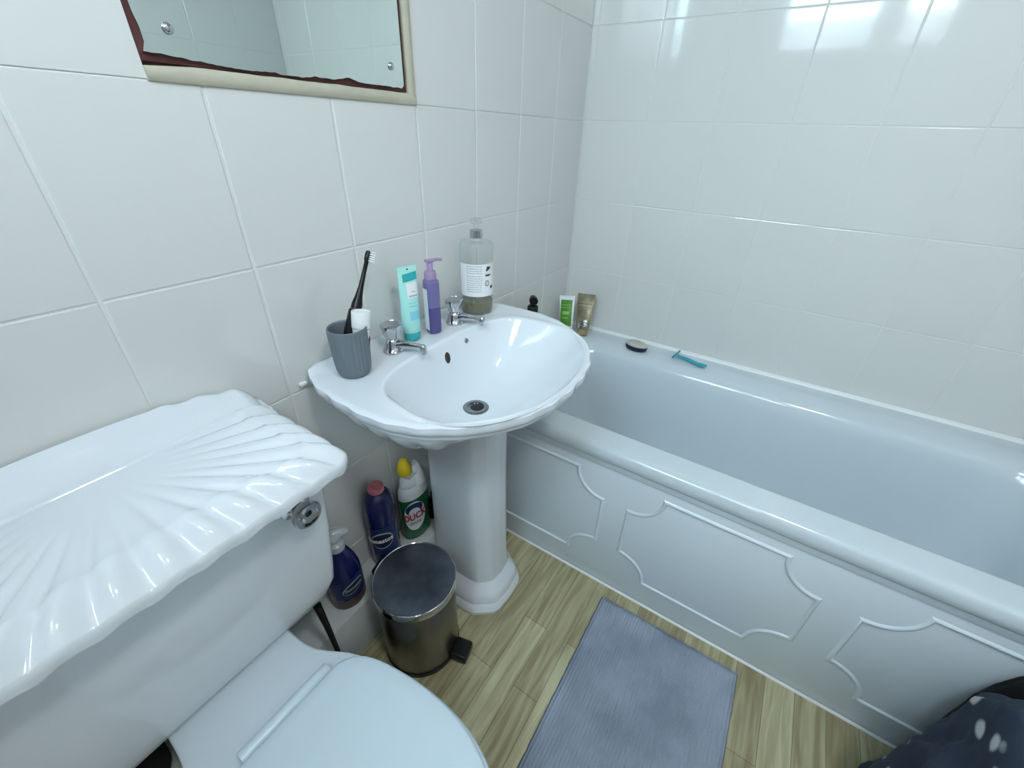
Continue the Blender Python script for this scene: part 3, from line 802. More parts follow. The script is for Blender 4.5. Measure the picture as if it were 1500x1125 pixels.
# ------------------------------------------------------------------ bathtub
def bathtub():
    t = thing('bathtub', 'long white built-in bathtub with moulded side panel along the right wall', 'bathtub', (-.35, -.80, 0))
    ox, oy = -.35, -.80
    def RR(x0, x1, y0, y1, r, z): return [(x - ox, y - oy, z) for x, y in rrect(x0, x1, y0, y1, r, 26, 10)]
    Y0, Y1 = -1.612, -.0015
    X0, X1 = -.7055, -.0015
    rings = [RR(X0 + .020, X1 - .0, Y0, Y1, .004, .4835), RR(X0 + .003, X1, Y0, Y1, .004, .4825), RR(X0 + .001, X1, Y0, Y1, .005, .4855), RR(X0 + .002, X1, Y0, Y1, .006, .500), RR(X0 + .005, X1, Y0, Y1, .008, .5105), RR(X0 + .0095, X1 - .001, Y0 + .001, Y1 - .001, .010, .5175), RR(X0 + .0165, X1 - .002, Y0 + .002, Y1 - .002, .012, .5212), RR(X0 + .022, X1 - .003, Y0 + .003, Y1 - .003, .012, .5222),
             RR(X0 + .027, X1 - .004, Y0 + .004, Y1 - .004, .012, .5224), RR(-.629, -.056, -1.52, -.080, .07, .5224), RR(-.623, -.062, -1.51, -.088, .07, .5225), RR(-.6185, -.072, -1.50, -.098, .09, .5210),
             RR(-.613, -.098, -1.492, -.106, .10, .5165), RR(-.607, -.118, -1.486, -.112, .105, .5070), RR(-.602, -.130, -1.480, -.118, .11, .492), RR(-.596, -.140, -1.472, -.124, .112, .460),
             RR(-.584, -.152, -1.455, -.140, .115, .38), RR(-.570, -.166, -1.430, -.160, .118, .28), RR(-.556, -.180, -1.405, -.180, .12, .20), RR(-.540, -.196, -1.38, -.205, .12, .160), RR(-.515, -.220, -1.35, -.235, .11, .140), RR(-.48, -.26, -1.31, -.28, .09, .131), RR(-.42, -.32, -1.2, -.4, .03, .128)]
    bm = bmesh.new(); loft(bm, rings, cap0=False, cap1=True)
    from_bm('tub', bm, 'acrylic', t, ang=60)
    # front panel with raised moulded cartouches
    bm = bmesh.new(); px = -.692
    box(bm, px - ox, px + .016 - ox, -1.608 - oy, -.003 - oy, .0005, .4815, .002)
    def cart(ya, yb, z0=.090, z1=.424, c=.084):
        pts = []
        def arc(cy, cz, a0, a1):
            for i in range(11):
                a = radians(a0 + (a1 - a0) * i / 10); pts.append((cy + c * cos(a), cz + c * sin(a)))
        # ya > yb ; outline in (y, z), concave corners
        arc(ya, z1, 270, 180); arc(yb, z1, 360, 270); arc(yb, z0, 90, 0); arc(ya, z0, 180, 90)
        P = []
        for k, p in enumerate(pts):
            q = pts[(k + 1) % len(pts)]; P.append(p)
            L = sqrt((q[0] - p[0]) ** 2 + (q[1] - p[1]) ** 2)
            m_ = int(L / .03)
            for i in range(1, m_): P.append((p[0] + (q[0] - p[0]) * i / m_, p[1] + (q[1] - p[1]) * i / m_))
        # mitred bead: offset ring profile
        n = len(P); prof = [(-.0055, .0002), (-.0038, .0030), (-.0008, .0044), (.0016, .0040), (.0042, .0020), (.0060, .0002)]
        area = sum(P[i][0] * P[(i+1) % n][1] - P[(i+1) % n][0] * P[i][1] for i in range(n)); sg = 1 if area > 0 else -1
        R = []
        for w, h in prof:
            ring = []
            for i in range(n):
                a, b_, c_ = Vector(P[i-1]), Vector(P[i]), Vector(P[(i+1) % n])
                n1 = Vector(((b_-a).y, -(b_-a).x)).normalized(); n2 = Vector(((c_-b_).y, -(c_-b_).x)).normalized()
                m_ = (n1 + n2); m_ = m_ / max(.5, m_.length_squared / 2) ; off = m_ * (w * sg)
                q = b_ + off; ring.append((px - h - ox, q.x - oy, q.y))
            R.append(ring)
        loft(bm, R, cap0=False, cap1=False)
    cart(-.058, -.503); cart(-.577, -1.020); cart(-1.100, -1.545)
    # shallow rail below the lip
    box(bm, px - .0035 - ox, px + .002 - ox, -1.606 - oy, -.004 - oy, .458, .4815, .0015)
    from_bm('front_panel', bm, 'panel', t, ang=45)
bathtub()

# green tube, gold tube, dark bottle, stone, razor on the rim
def leaning(p0, p1, wide):
    z = (Vector(p1) - Vector(p0)); L = z.length; z.normalize(); x = Vector(wide); x = (x - z * x.dot(z)).normalized(); y = z.cross(x)
    return Matrix(((x.x, y.x, z.x, p0[0]), (x.y, y.y, z.y, p0[1]), (x.z, y.z, z.z, p0[2]), (0, 0, 0, 1))), L
Mx, L = leaning((-.124, -.076, .5250), (-.092, -.052, .672), (.12, -1, 0))
t = thing('shower_gel_tube', 'white edged green tube standing in the bath corner behind the basin', 'tube', (0, 0, 0)); t.matrix_world = Mx
SG = [(.022, .022, .0175), (.026, .0260, .0190), (.08, .0290, .0140), (.13, .0310, .0050), (.140, .0315, .0016), (L, .0315, .0012)]
bm = bmesh.new(); flat_tube(bm, [(.0, .019, .015), (.003, .021, .0165), (.0215, .021, .0165)]); from_bm('cap', bm, 'white', t)
bm = bmesh.new(); flat_tube(bm, SG); from_bm('tube_body', bm, 'label', t)
bm = bmesh.new(); front_quad(bm, -.0235, .0235, .034, .136, .0008, SG); from_bm('green_label', bm, 'green', t, recalc=False)
bm = bmesh.new(); front_quad(bm, -.0225, .0225, .106, .1075, .0014, SG); front_quad(bm, -.013, .013, .080, .092, .0014, SG); front_quad(bm, -.010, .010, .064, .069, .0014, SG); front_quad(bm, -.020, .020, .116, .118, .0014, SG); from_bm('label_print', bm, 'green_l', t, recalc=False)
Mx, L = leaning((-.087, -.130, .5250), (-.052, -.116, .682), (.05, -1, -.12))
t = thing('scrub_tube', 'gold foil tube leaning on the tiles right of the green tube', 'tube', (0, 0, 0)); t.matrix_world = Mx
SG = [(.020, .022, .0160), (.026, .0270, .0170), (.07, .0310, .0120), (.12, .0345, .0048), (.142, .0360, .0014), (L, .0365, .0010)]
bm = bmesh.new(); flat_tube(bm, [(.0, .020, .0145), (.003, .0225, .016), (.0195, .0225, .016)]); from_bm('cap', bm, 'gold_c', t)
bm = bmesh.new(); flat_tube(bm, SG); from_bm('tube_body', bm, 'gold', t, ang=50)
bm = bmesh.new()
front_quad(bm, -.018, .020, .028, .056, .0012, SG, skew=.022)
from_bm('foil_crease', bm, 'silver', t, recalc=False)
bm = bmesh.new(); front_quad(bm, -.029, .026, .108, .1095, .0012, SG); front_quad(bm, -.028, .024, .122, .1235, .0012, SG)
for k in range(7): front_quad(bm, -.024, .020 - .003 * (k % 3), .068 + .0055 * k, .0695 + .0055 * k, .0012, SG)
from_bm('label_print', bm, 'dark', t, recalc=False)

t = thing('shampoo_bottle', 'black topped pump bottle on the bath corner mostly hidden by the basin', 'bottle', (-.366, -.054, .5235), (0, 0, radians(215))); t.scale = (1.15, 1.15, 1)
bm = bmesh.new(); lathe(bm, [(.026, 0), (.030, .002), (.031, .008), (.031, .130), (.026, .148), (.015, .160), (.013, .1635)], 40); from_bm('bottle_body', bm, 'blackrub', t)
bm = bmesh.new(); lathe(bm, [(.0135, .1640), (.0160, .1650), (.0160, .1860), (.0130, .1900), (.0070, .1920)], 32, fn=lambda a, z: 1 + .02 * cos(16 * a)); from_bm('collar', bm, 'black', t)
bm = bmesh.new(); lathe(bm, [(.0062, .1922), (.0062, .2020)], 16)
tube(bm, [(-.010, 0, .212), (.004, 0, .212), (.022, 0, .2125), (.0245, 0, .2125)], [.0100, .0125, .0130, .0115], 24)
lathe(bm, [(.0045, 0), (.0045, .002), (.0018, .0026)], 16, c=(.0245, 0, .2125), mtx=Matrix.Rotation(radians(90), 4, 'Y'))
from_bm('pump_nozzle', bm, 'black', t)

t = thing('pumice_stone', 'oval foot stone with pale top and navy base on the bath rim', 'foot stone', (-.080, -.353, .5228), (0, 0, radians(85))); t.scale = (1, 1, 1.35)
bm = bmesh.new(); lathe(bm, [(.034, 0), (.040, .0025), (.0425, .008), (.0425, .0135)], 48, sy=.62); from_bm('stone_base', bm, 'navy', t)
bm = bmesh.new(); lathe(bm, [(.0424, .0136), (.0410, .0175), (.036, .0200), (.02, .0212), (.001, .0215)], 48, sy=.62); from_bm('stone_top', bm, 'stone', t)

t = thing('razor', 'teal plastic disposable razor lying on the bath rim', 'razor', (-.076, -.548, .5228), (0, 0, radians(-97))); t.scale = (1, 1.5, 1.5)
bm = bmesh.new(); 
R = []
for i in range(15):
    u = i / 14; x = -.040 + .100 * u; w = .0050 + .0014 * u + (.0016 * sin(pi * (u - .7) / .3) if u > .7 else 0); h = .0030 + .0008 * sin(pi * u); z = .0052 + .0035 * (1 - u) + .001 * sin(u * 7)
    R.append([(x, w * cos(2*pi*k/16), z + h * sin(2*pi*k/16)) for k in range(16)])
loft(bm, R); from_bm('handle', bm, 'razor', t)
bm = bmesh.new()
Rt = Matrix.Translation((-.050, 0, .0125)) @ Matrix.Rotation(radians(-50), 4, 'Y')
b2 = bmesh.new(); box(b2, -.0045, .0045, -.0200, .0200, -.0028, .0028, .001); b2.transform(Rt); me = bpy.data.meshes.new('x'); b2.to_mesh(me); b2.free(); bm.from_mesh(me)
tube(bm, [(-.041, -.001, .009), (-.049, -.009, .0115)], .0017, 8); tube(bm, [(-.041, .001, .009), (-.049, .009, .0115)], .0017, 8)
from_bm('blade_head', bm, 'razor', t)

# ------------------------------------------------------------------ bottles on the ledge
# green toilet cleaner with duck-neck
CAM_A = lambda x, y: atan2(-.723 - y, -1.543 - x)
x, y = -.968, -.040
t = thing('toilet_cleaner_bottle', 'green bottle with white angled neck and yellow cap on the ledge below the basin', 'bottle', (x, y, .1755))
sx, sy = 1.0, .62; RB = .0500; A = CAM_A(x, y) + .16
bm = bmesh.new(); lathe(bm, [(.044, 0), (.0485, .003), (RB, .012), (RB, .150), (.0495, .158)], 56, sy=sy); from_bm('bottle_body', bm, 'duckgreen', t)
bm = bmesh.new(); lathe(bm, [(.0500, .1585), (.0500, .162), (.0480, .180), (.0430, .190), (.0370, .194), (.0370, .197), (.0400, .202), (.0370, .216), (.026, .232)], 48, sy=sy)
from_bm('shoulder', bm, 'white', t)
# bent neck rising up and to the left of the camera
lf = Vector((-.50, -.06, 0)).normalized()
bm = bmesh.new(); P_ = [Vector((.012, -.004, .196)), Vector((.012, -.002, .226)), Vector((.010, 0, .238)), Vector((.006, 0, .240)) + lf * .010, Vector((.004, 0, .238)) + lf * .020, Vector((0, 0, .247)) + lf * .022]
tube(bm, P_, [.028, .024, .022, .020, .0185, .0180], 28); from_bm('bent_neck', bm, 'white', t)
c0 = Vector((0, 0, .246)) + lf * .022; ax = (lf * .05 + Vector((.030, -.01, 1))).normalized()
bm = bmesh.new(); mt = Matrix.Translation(c0) @ ax.to_track_quat('Z', 'Y').to_matrix().to_4x4()
lathe(bm, [(.0195, 0), (.0205, .002), (.0190, .018), (.0140, .036), (.0085, .046), (.001, .049)], 32, mtx=mt); from_bm('cap', bm, 'yellow', t)
bm = bmesh.new(); patch(bm, RB, A - .74, A + .74, .040, .150, oval=True, sy=sy); from_bm('front_label', bm, 'label', t, recalc=False)
bm = bmesh.new(); patch(bm, RB, A - .58, A + .58, .100, .145, oval=True, sy=sy, lift=.0010); from_bm('blue_band', bm, 'blue_l', t, recalc=False)
bm = bmesh.new(); patch(bm, RB, A - .38, A + .38, .088, .128, oval=True, sy=sy, lift=.0016); from_bm('white_band', bm, 'label', t, recalc=False)
wrap_text('brand_text', 'DUCK', .034, RB, A, .094, 'red', t, sy=sy, bold=.0012, lift=.0024, tilt=.05, xs=.78)
bm = bmesh.new(); text_lines(bm, RB, A - .36, A + .40, [.070, .064], h=.0030, lift=.0014, sy=sy); from_bm('small_print', bm, 'blue_l', t, recalc=False)

# dark blue bleach bottle
x, y = -1.086, -.043
t = thing('bleach_bottle', 'dark blue bottle with pink cap on the ledge between pedestal and cistern', 'bottle', (x, y, .1755))
A = CAM_A(x, y); RB = .0400; sy = .86
bm = bmesh.new(); lathe(bm, [(.034, 0), (.0385, .004), (RB, .014), (RB, .170), (.0405, .195), (.0395, .220), (.034, .242), (.024, .256), (.0175, .2600)], 52, sy=sy); from_bm('bottle_body', bm, 'blue', t)
bm = bmesh.new(); lathe(bm, [(.0175, .2602), (.0200, .2610), (.0200, .2740), (.0185, .2755), (.0175, .2735), (.0085, .2735), (.0080, .2800), (.001, .2805)], 36); from_bm('cap', bm, 'pinkcap', t)
bm = bmesh.new(); patch(bm, RB, A - .95, A + .95, .060, .158, sy=sy); from_bm('front_label', bm, 'blue_l', t, recalc=False)
bm = bmesh.new(); patch(bm, RB, A - .9, A + .62, .084, .142, oval=True, sy=sy, lift=.0012); from_bm('label_oval', bm, 'cloudy', t, recalc=False)
bm = bmesh.new(); patch(bm, RB, A - .86, A + .58, .088, .138, oval=True, sy=sy, lift=.0018); from_bm('label_field', bm, 'navy', t, recalc=False)
wrap_text('brand_text', 'Domestos', .0215, RB, A - .36, .114, 'label', t, sy=sy, bold=.0005, lift=.0026, tilt=.04, xs=.82)

# blue spray bottle half hidden by the cistern
x, y = -1.222, -.049
t = thing('spray_bottle', 'dark blue pump bottle with cloudy white head half hidden behind the cistern', 'bottle', (x, y, .1755))
A = CAM_A(x, y) + .25; RB = .0430; sy = .86
bm = bmesh.new(); lathe(bm, [(.036, 0), (.0415, .004), (RB, .012), (.0430, .036)], 52, sy=sy); from_bm('bottle_foot', bm, 'brownliq', t)
bm = bmesh.new(); lathe(bm, [(.0430, .0362), (.0435, .09), (.0420, .118), (.034, .150), (.022, .180), (.0165, .1885)], 52, sy=sy); from_bm('bottle_body', bm, 'blue', t)
bm = bmesh.new(); patch(bm, .0432, A - 1.0, A + 1.1, .042, .108, sy=sy); from_bm('front_label', bm, 'blue_l', t, recalc=False)
bm = bmesh.new(); patch(bm, .0432, A - .55, A + .75, .058, .094, oval=True, sy=sy, lift=.0014, slope=.006); from_bm('label_oval', bm, 'cloudy', t, recalc=False)
bm = bmesh.new(); patch(bm, .0432, A - .50, A + .70, .061, .091, oval=True, sy=sy, lift=.0022, slope=.006); from_bm('label_field', bm, 'navy', t, recalc=False)
wrap_text('brand_text', 'Domestos', .0125, .0432, A + .10, .076, 'ink_g', t, sy=sy, bold=.0003, lift=.0030, tilt=.12, xs=.85)
bm = bmesh.new(); lathe(bm, [(.0165, .1887), (.0190, .190), (.0190, .2080), (.0140, .212), (.0100, .214), (.0100, .222), (.0180, .226), (.0200, .236), (.0170, .244), (.001, .246)], 36)
tube(bm, [(.0, 0, .235), (.018, -.010, .236), (.026, -.014, .232)], [.014, .011, .008], 20); from_bm('pump_head', bm, 'cloudy', t)

# dark bottle behind the pedestal
t = thing('small_bottle', 'small black bottle on the ledge tucked behind the pedestal', 'bottle', (-.888, -.046, .1755))
bm = bmesh.new(); lathe(bm, [(.026, 0), (.030, .003), (.031, .01), (.031, .045), (.024, .058), (.013, .066), (.012, .069)], 36); from_bm('bottle_body', bm, 'black', t)
bm = bmesh.new(); lathe(bm, [(.0125, .0692), (.0145, .070), (.0145, .088), (.012, .090)], 28); from_bm('cap', bm, 'blackrub', t)

# ------------------------------------------------------------------ pedal bin
t = thing('pedal_bin', 'round brushed steel pedal bin on the floor beside the pedestal', 'bin', (-1.136, -.2055, 0), (0, 0, radians(-76)))
bm = bmesh.new(); lathe(bm, [(.094, .0008), (.0985, .002), (.0985, .016), (.0965, .018)], 72); from_bm('base_ring', bm, 'black', t)
bm = bmesh.new(); lathe(bm, [(.0965, .0182), (.0970, .020), (.0970, .257), (.0955, .259)], 72); from_bm('bin_body', bm, 'steel', t)
bm = bmesh.new(); lathe(bm, [(.1000, .2592), (.1015, .261), (.1015, .2770), (.1005, .2810), (.0990, .2820), (.0975, .2808)], 80); from_bm('lid_rim', bm, 'chrome', t)
bm = bmesh.new(); lathe(bm, [(.0974, .2790), (.0970, .2812), (.085, .2842), (.06, .2872), (.03, .2887), (.001, .2892)], 80); from_bm('lid', bm, 'lidsteel', t, ang=60)
bm = bmesh.new(); box(bm, .094, .140, -.025, .025, .004, .036, .006, 3); from_bm('pedal', bm, 'black', t)
bm = bmesh.new(); box(bm, -.112, -.100, -.020, .020, .235, .274, .004); from_bm('hinge', bm, 'black', t)

# ------------------------------------------------------------------ toilet
XC = -1.500
def toilet():
    t = thing('toilet', 'white close-coupled toilet with shell patterned cistern lid', 'toilet', (XC, -.30, 0))
    oy = -.30
    # cistern
    def CR(hw, yf, z, r=.022): return [(x, y - oy, z) for x, y in rrect(-hw, hw, yf, -.004, r, 8, 8)]
    bm = bmesh.new()
    loft(bm, [CR(.155, -.158, .412, .014), CR(.172, -.166, .416, .014), CR(.188, -.172, .432, .014), CR(.2035, -.177, .458, .014), CR(.208, -.180, .50, .014), CR(.217, -.186, .60, .014), CR(.224, -.190, .70, .014), CR(.227, -.193, .775, .014)])
    from_bm('cistern', bm, 'ceramic', t, ang=50)
    # shell lid
    HWL = .2385; YF = .264
    per = []
    rr = .030
    # boundary from back right, front right corner, front left corner, back left
    for i in range(120): per.append((HWL, -.002 - (YF - rr - .002) * i / 120))
    for i in range(40):
        a = -pi / 2 * i / 40; per.append((HWL - rr + rr * cos(a), -YF + rr + rr * sin(a)))
    for i in range(260): per.append((HWL - rr - 2 * (HWL - rr) * i / 260, -YF))
    for i in range(40):
        a = -pi / 2 - pi / 2 * i / 40; per.append((-HWL + rr + rr * cos(a), -YF + rr + rr * sin(a)))
    for i in range(121): per.append((-HWL, -YF + rr + (YF - rr - .002) * i / 120))
    s = [0.]
    for a, b in zip(per[:-1], per[1:]): s.append(s[-1] + sqrt((a[0]-b[0])**2 + (a[1]-b[1])**2))
    tot = s[-1]; k = 2 * round(tot / .048 / 2)
    cx, cy = 0., -.052
    # t = 0 centre ... 1 boundary
    T = [(.0, 0), (.1, 0), (.2, 0), (.3, 0), (.4, 0), (.5, 0), (.6, 0), (.68, 0), (.74, 0), (.78, 0), (.81, 0), (.835, 0), (.86, 0), (.89, 0), (.92, 0), (.945, 0), (.965, 0), (.98, 0), (.992, 0), (1.0, 0), (1.004, 1), (1.0, 2), (.985, 3)]
    bm = bmesh.new(); rings = []
    for tt, stage in T:
        ring = []
        for (bx, by), q in zip(per, s):
            w = cos(2 * pi * k * q / tot)                     # flute wave
            wf = sstep(0, .05, q) * sstep(0, .05, tot - q)
            x = cx + (bx - cx) * tt; y = cy + (by - cy) * tt
            d = min(1 - tt, 1) * sqrt((bx - cx) ** 2 + (by - cy) ** 2)   # distance in from the edge
            edge_w = .052
            e = max(0, 1 - d / edge_w)                          # 1 at the boundary
            z = .8055 + .0010 * (1 - tt)
            fl = sstep(.30, .80, tt) * (1 - .35 * sstep(0, .2, e))
            z += .0027 * (w - .18 * cos(4 * pi * k * q / tot)) * fl * wf
            z += .0030 * math.exp(-((d - .050) / .006) ** 2)       # raised line
            z -= .0240 * e ** 2.2                                 # sloping border
            z += .0040 * w * sin(pi * min(1, e) ** 1.3) * wf
            push = 1 + (.006 * w * e * wf) 
            x = cx + (x - cx) * push; y = cy + (y - cy) * push
            if stage == 1: z -= .008
            if stage == 2: z -= .0165 - .0015 * w * wf
            if stage == 3: z -= .0175 - .0015 * w * wf
            y = min(y, -.002)
            # the back runs up to the wall
            ring.append((x, y - oy, z))
        rings.append(ring)
    Rv = []
    for r in rings[1:]: Rv.append([bm.verts.new(p) for p in r])
    cv = bm.verts.new((cx, cy - oy, .8065))
    for i in range(len(per) - 1): bm.faces.new((cv, Rv[0][i], Rv[0][i + 1]))
    for a, b in zip(Rv[:-1], Rv[1:]):
        for i in range(len(per) - 1): bm.faces.new((a[i], a[i + 1], b[i + 1], b[i]))
    # underside
    bm.faces.new(Rv[-1])
    # back strip: raised arch against the wall
    nX = 80; g = []
    for i in range(nX + 1):
        u = i / nX * 2 - 1; x = u * (HWL - .003)
        arch = .004 + .036 * max(0, 1 - abs(u) ** 2.2) ** .75 + .0022 * cos(u * pi * 9) * (abs(u) > .3) * sstep(.3, .5, abs(u)) * sstep(1, .9, abs(u))
        zb0 = .8055 - (.018 if abs(u) > .97 else .012 * sstep(.86, 1, abs(u)))
        row = [(x, -.0580, zb0 - .003), (x, -.0560, zb0 + .0022), (x, -.0520, zb0 + .0040), (x, -.0470, zb0 + .0030 + arch * .02), (x, -.036, zb0 + .002 + arch * .25), (x, -.022, zb0 + .003 + arch * .68), (x, -.012, zb0 + .003 + arch * .93), (x, -.006, zb0 + .003 + arch), (x, -.0025, zb0 + .001 + arch * .97), (x, -.0022, zb0 - .003)]
        g.append([(px_, py_ - oy, pz_) for px_, py_, pz_ in row])
    loft(bm, g, closed=False, cap0=True, cap1=True)
    from_bm('cistern_lid', bm, 'ceramic', t, ang=60)
    # flush button
    bx, bz = -1.335 - XC, .697
    fb = Matrix.Rotation(radians(90), 4, 'X')
    bm = bmesh.new(); lathe(bm, [(.0205, 0), (.0205, .002), (.0190, .0045), (.0135, .006), (.0125, .0062)], 48, mtx=fb)
    o = from_bm('flush_collar', bm, 'chrome', t); o.scale = (1.25, 1.2, 1.25); o.location = (bx, -.1875 - oy, bz)
    bm = bmesh.new(); lathe(bm, [(.0125, .0055), (.0125, .0120), (.0095, .0135), (.0095, .0150), (.0150, .0175), (.0185, .0210), (.0195, .0250), (.0180, .0275), (.0150, .0280), (.0125, .0268), (.0105, .0268), (.0095, .0290), (.005, .0300), (.001, .0301)], 48, mtx=fb)
    o = from_bm('flush_button', bm, 'chrome', t); o.scale = (1.2, 1.5, 1.2); o.location = (bx, -.1875 - oy, bz)
    # pan
    PW = [(.150, .100), (.19, .1010), (.225, .106), (.255, .120), (.290, .139), (.33, .1525), (.38, .161), (.44, .166), (.50, .166), (.55, .158), (.60, .136), (.64, .103), (.665, .065), (.676, .025), (.678, .0)]
    def prow(f, y0, y1, z, tab=PW):
        ys = [tab[0][0] + (tab[-1][0] - tab[0][0]) * (1 - (1 - i / 50) ** 2) for i in range(51)]
        R = []
        A_ = [(interp(tab, Y) * f, Y) for Y in ys]
        def my(Y): return -(y0 + (y1 - y0) * (Y - tab[0][0]) / (tab[-1][0] - tab[0][0])) - oy
        for h, Y in A_: R.append((h, my(Y), z))
        for h, Y in A_[::-1][1:]: R.append((-h, my(Y), z))
        return R
    bm = bmesh.new()
    FT = [(.15, .100), (.2, .104), (.3, .106), (.4, .104), (.5, .098), (.6, .080), (.65, .05), (.678, 0)]
    rings = [prow(1.0, .17, .56, .0008, FT), prow(1.0, .17, .56, .018, FT), prow(.93, .175, .55, .035, FT), prow(.86, .18, .53, .10, FT), prow(.90, .17, .54, .18, FT),
             prow(.72, .155, .575, .25), prow(.84, .15, .62, .31), prow(.93, .15, .655, .355), prow(.975, .15, .672, .385), prow(.985, .15, .676, .402), prow(.975, .152, .674, .410), prow(.94, .156, .668, .4125)]
    loft(bm, rings); from_bm('pan', bm, 'pan_ceramic', t, ang=50)
    # seat and lid
    SW = [(.298, .112), (.303, .124), (.315, .137), (.34, .1500), (.38, .1600), (.44, .1675), (.50, .1675), (.55, .1595), (.60, .1385), (.64, .107), (.668, .070), (.681, .03), (.684, .0)]
    bm = bmesh.new(); loft(bm, [prow(.975, .298, .682, .4135, SW), prow(1.0, .298, .684, .4160, SW), prow(1.0, .298, .684, .4225, SW), prow(.985, .299, .683, .4265, SW)]); from_bm('seat', bm, 'seat', t, ang=50)
    bm = bmesh.new(); loft(bm, [prow(.955, .302, .672, .4270, SW), prow(.968, .301, .674, .4290, SW), prow(.970, .301, .674, .4370, SW), prow(.960, .3025, .672, .4415, SW), prow(.935, .306, .665, .4436, SW), prow(.80, .320, .63, .4446, SW), prow(.4, .38, .55, .4452, SW)]); from_bm('seat_cover', bm, 'seat', t, ang=50)
    # hinge barrel and pads
    bm = bmesh.new()
    tube(bm, [(-.048, -.289 - oy, .4285), (-.050, -.289 - oy, .4285), (0, -.289 - oy, .4285), (.094, -.289 - oy, .4285), (.096, -.289 - oy, .4285)], [.0100, .0115, .0115, .0115, .0100], 24)
    from_bm('hinge', bm, 'seat', t)
toilet()

# toilet brush between toilet and ledge
t = thing('toilet_brush', 'thin dark upright brush handle between the toilet and the pale ledge', 'toilet brush', (-1.332, -.148, 0))
bm = bmesh.new(); lathe(bm, [(.038, .0008), (.042, .004), (.040, .10), (.036, .118), (.034, .118), (.036, .10), (.037, .01), (.001, .008)], 36); from_bm('holder', bm, 'blackrub', t)
bm = bmesh.new(); tube(bm, [(.002, 0, .02), (.003, 0, .12), (.001, .0, .22), (-.002, 0, .31), (-.006, 0, .385)], [.006, .006, .0055, .0065, .008], 14); from_bm('handle', bm, 'black', t)

# rounded black lump filling the gap left of the pan
def lump(name, label, cat, m, loc, rad, seed, amp=.12, freq=5., flat=0.01, sub=5, power=1.):
    bm = bmesh.new(); bmesh.ops.create_icosphere(bm, subdivisions=sub, radius=1)
    for v in bm.verts:
        p = v.co.copy()
        if power != 1.: p = Vector([math.copysign(abs(c) ** power, c) for c in p])
        n_ = noise.fractal(p * freq * .4 + Vector((seed, 0, 0)), .9, 2.1, 4)
        rdg = 1 - abs(noise.noise(p * freq * .55 + Vector((seed, 5, 1)))) * 2
        q = p * (1 + amp * n_ + amp * .55 * rdg)
        q = Vector((q.x * rad[0], q.y * rad[1], q.z * rad[2]))
        q.z = max(q.z, -loc[2] + flat * .1 + .0008) if loc[2] + q.z < flat else q.z
        v.co = q
    o = from_bm(name, bm, m, ang=80); o.location = loc
    return tag(o, label, cat)
lump('black_lump', 'black lump on the ledge in the gap left of the toilet pan', 'bag', 'blackcloth', (-1.702, -.050, .2835), (.086, .037, .100), 2.0, amp=.025, power=.5)
# clothes heap at the end of the bath
lump('clothes_pile', 'crumpled navy clothes with white leaf pattern heaped beside the bathtub', 'clothes', 'leaf', (-1.000, -1.375, .19), (.225, .195, .345), 11.3, amp=.09, freq=5.0, sub=6, power=.66)
lump('black_cloth', 'plain black cloth bundled between the patterned clothes and the bath panel', 'cloth', 'blackcloth', (-.738, -1.455, .245), (.020, .175, .262), 4.1, amp=.04, freq=4.5, power=.7)

# ------------------------------------------------------------------ bath mat
t_y0, t_y1, t_x0, t_x1 = -.957, -.571, -1.34, -.738
bm = bmesh.new(); nx, ny = 120, 90
def matpt(u, v, up):
    x = t_x0 + (t_x1 - t_x0) * u; y = t_y0 + (t_y1 - t_y0) * v
    ed = min(u * .6, (1 - u) * .6, v * .386, (1 - v) * .386)
    x += .0025 * noise.noise(Vector((y * 40, 0, 1))) * (1 if u > .98 or u < .02 else 0)
    y += .0022 * noise.noise(Vector((x * 40, 2, 1)))
    z = .0008 + (.0085 * sstep(-.002, .010, ed) + .0012 * noise.noise(Vector((x * 14, y * 14, 0))) + .0006 * sin(y * 640) * sstep(0, .02, ed)) * up
    return (x, y, z)
top = [[bm.verts.new(matpt(i / nx, j / ny, 1)) for i in range(nx + 1)] for j in range(ny + 1)]
for j in range(ny):
    for i in range(nx): bm.faces.new((top[j][i], top[j][i + 1], top[j + 1][i + 1], top[j + 1][i]))
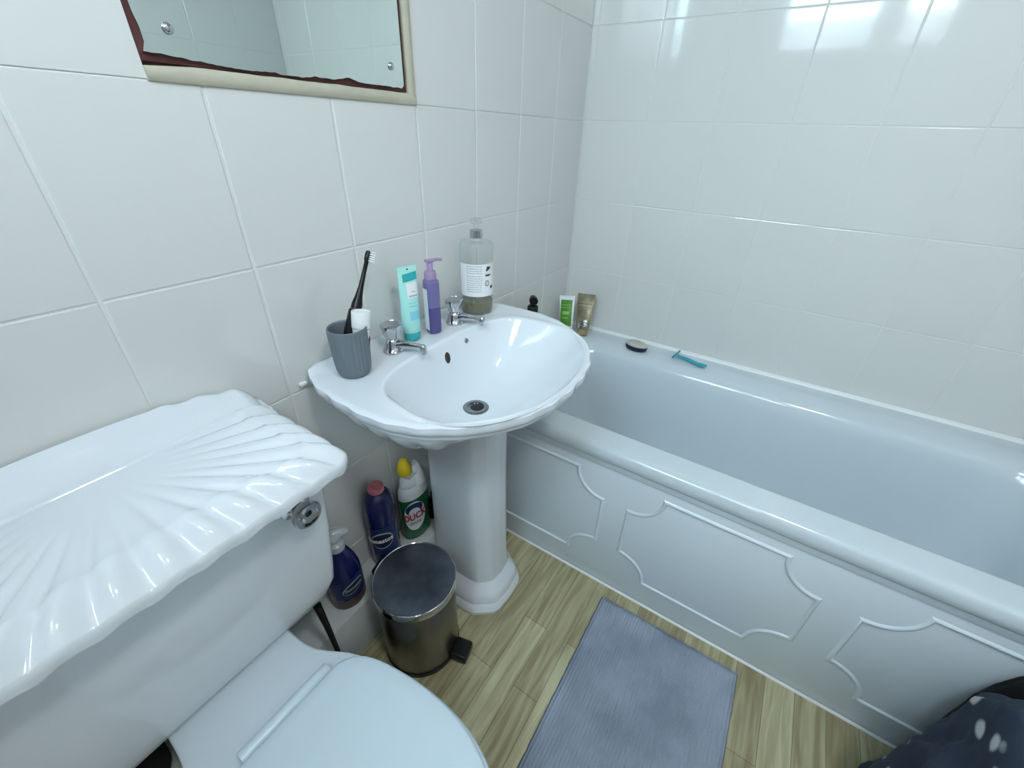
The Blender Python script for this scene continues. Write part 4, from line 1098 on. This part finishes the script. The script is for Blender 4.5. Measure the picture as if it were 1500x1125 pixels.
# skirt down to the floor
edge = [top[0][i] for i in range(nx + 1)] + [top[j][nx] for j in range(1, ny + 1)] + [top[ny][i] for i in range(nx - 1, -1, -1)] + [top[j][0] for j in range(ny - 1, 0, -1)]
low = [bm.verts.new((v.co.x, v.co.y, .0006)) for v in edge]
for i in range(len(edge)): 
    j = (i + 1) % len(edge); bm.faces.new((edge[i], low[i], low[j], edge[j]))
bm.faces.new(low)
o = from_bm('bath_mat', bm, 'mat', ang=60); tag(o, 'grey rectangular cotton bath mat on the wooden floor', 'bath mat')
# ravelled fringe on the edge nearest the bath
bm = bmesh.new()
for i in range(100):
    y = t_y1 - .004 - (t_y1 - t_y0 - .008) * i / 99
    tube(bm, [(t_x1 - .006, y, .004), (t_x1 + .001, y + random.uniform(-.001, .001), .0032), (t_x1 + random.uniform(.004, .008), y + random.uniform(-.003, .003), .0020)], [.0011, .0010, .0006], 5)
fr = from_bm('fringe', bm, 'mat', o); 

# ------------------------------------------------------------------ lights
def area(name, loc, rot, sx, sy, power, col, spread=180):
    l = bpy.data.lights.new(name, 'AREA'); l.shape = 'RECTANGLE'; l.size = sx; l.size_y = sy; l.energy = power; l.color = col; l.spread = radians(spread)
    o = bpy.data.objects.new(name, l); COL.objects.link(o); o.location = loc; o.rotation_euler = rot; return o
area('daylight_left', (XL - .36, -.42, 2.14), (0, radians(-46), 0), .62, .62, 86, (.62, .84, 1.0))
area('daylight_right', (XL - .36, -1.00, 2.14), (0, radians(-46), 0), .62, .42, 30, (.94, .93, .88))
area('ceiling_lamp', (-1.42, -1.22, ZC - .05), (0, 0, 0), .20, .20, 11, (.96, .97, .96))
w = bpy.data.worlds.new('World'); S.world = w; w.use_nodes = True
w.node_tree.nodes['Background'].inputs[0].default_value = (.72, .85, 1, 1); w.node_tree.nodes['Background'].inputs[1].default_value = 5.0

# ------------------------------------------------------------------ camera
cam = bpy.data.cameras.new('camera'); co = bpy.data.objects.new('camera', cam); COL.objects.link(co)
cam.sensor_width = 36; cam.sensor_fit = 'HORIZONTAL'; cam.lens = 608.6128 / 1500 * 36; cam.clip_start = .01
co.location = (-1.54255454, -.72279081, 1.2144611)
co.rotation_euler = (radians(58.81914424), radians(-1.77504186), radians(-56.70634016))
S.camera = co
S.view_settings.view_transform = 'Standard'; S.view_settings.look = 'None'; S.view_settings.gamma = 1; S.view_settings.use_curve_mapping = False
S.view_settings.exposure = -.25
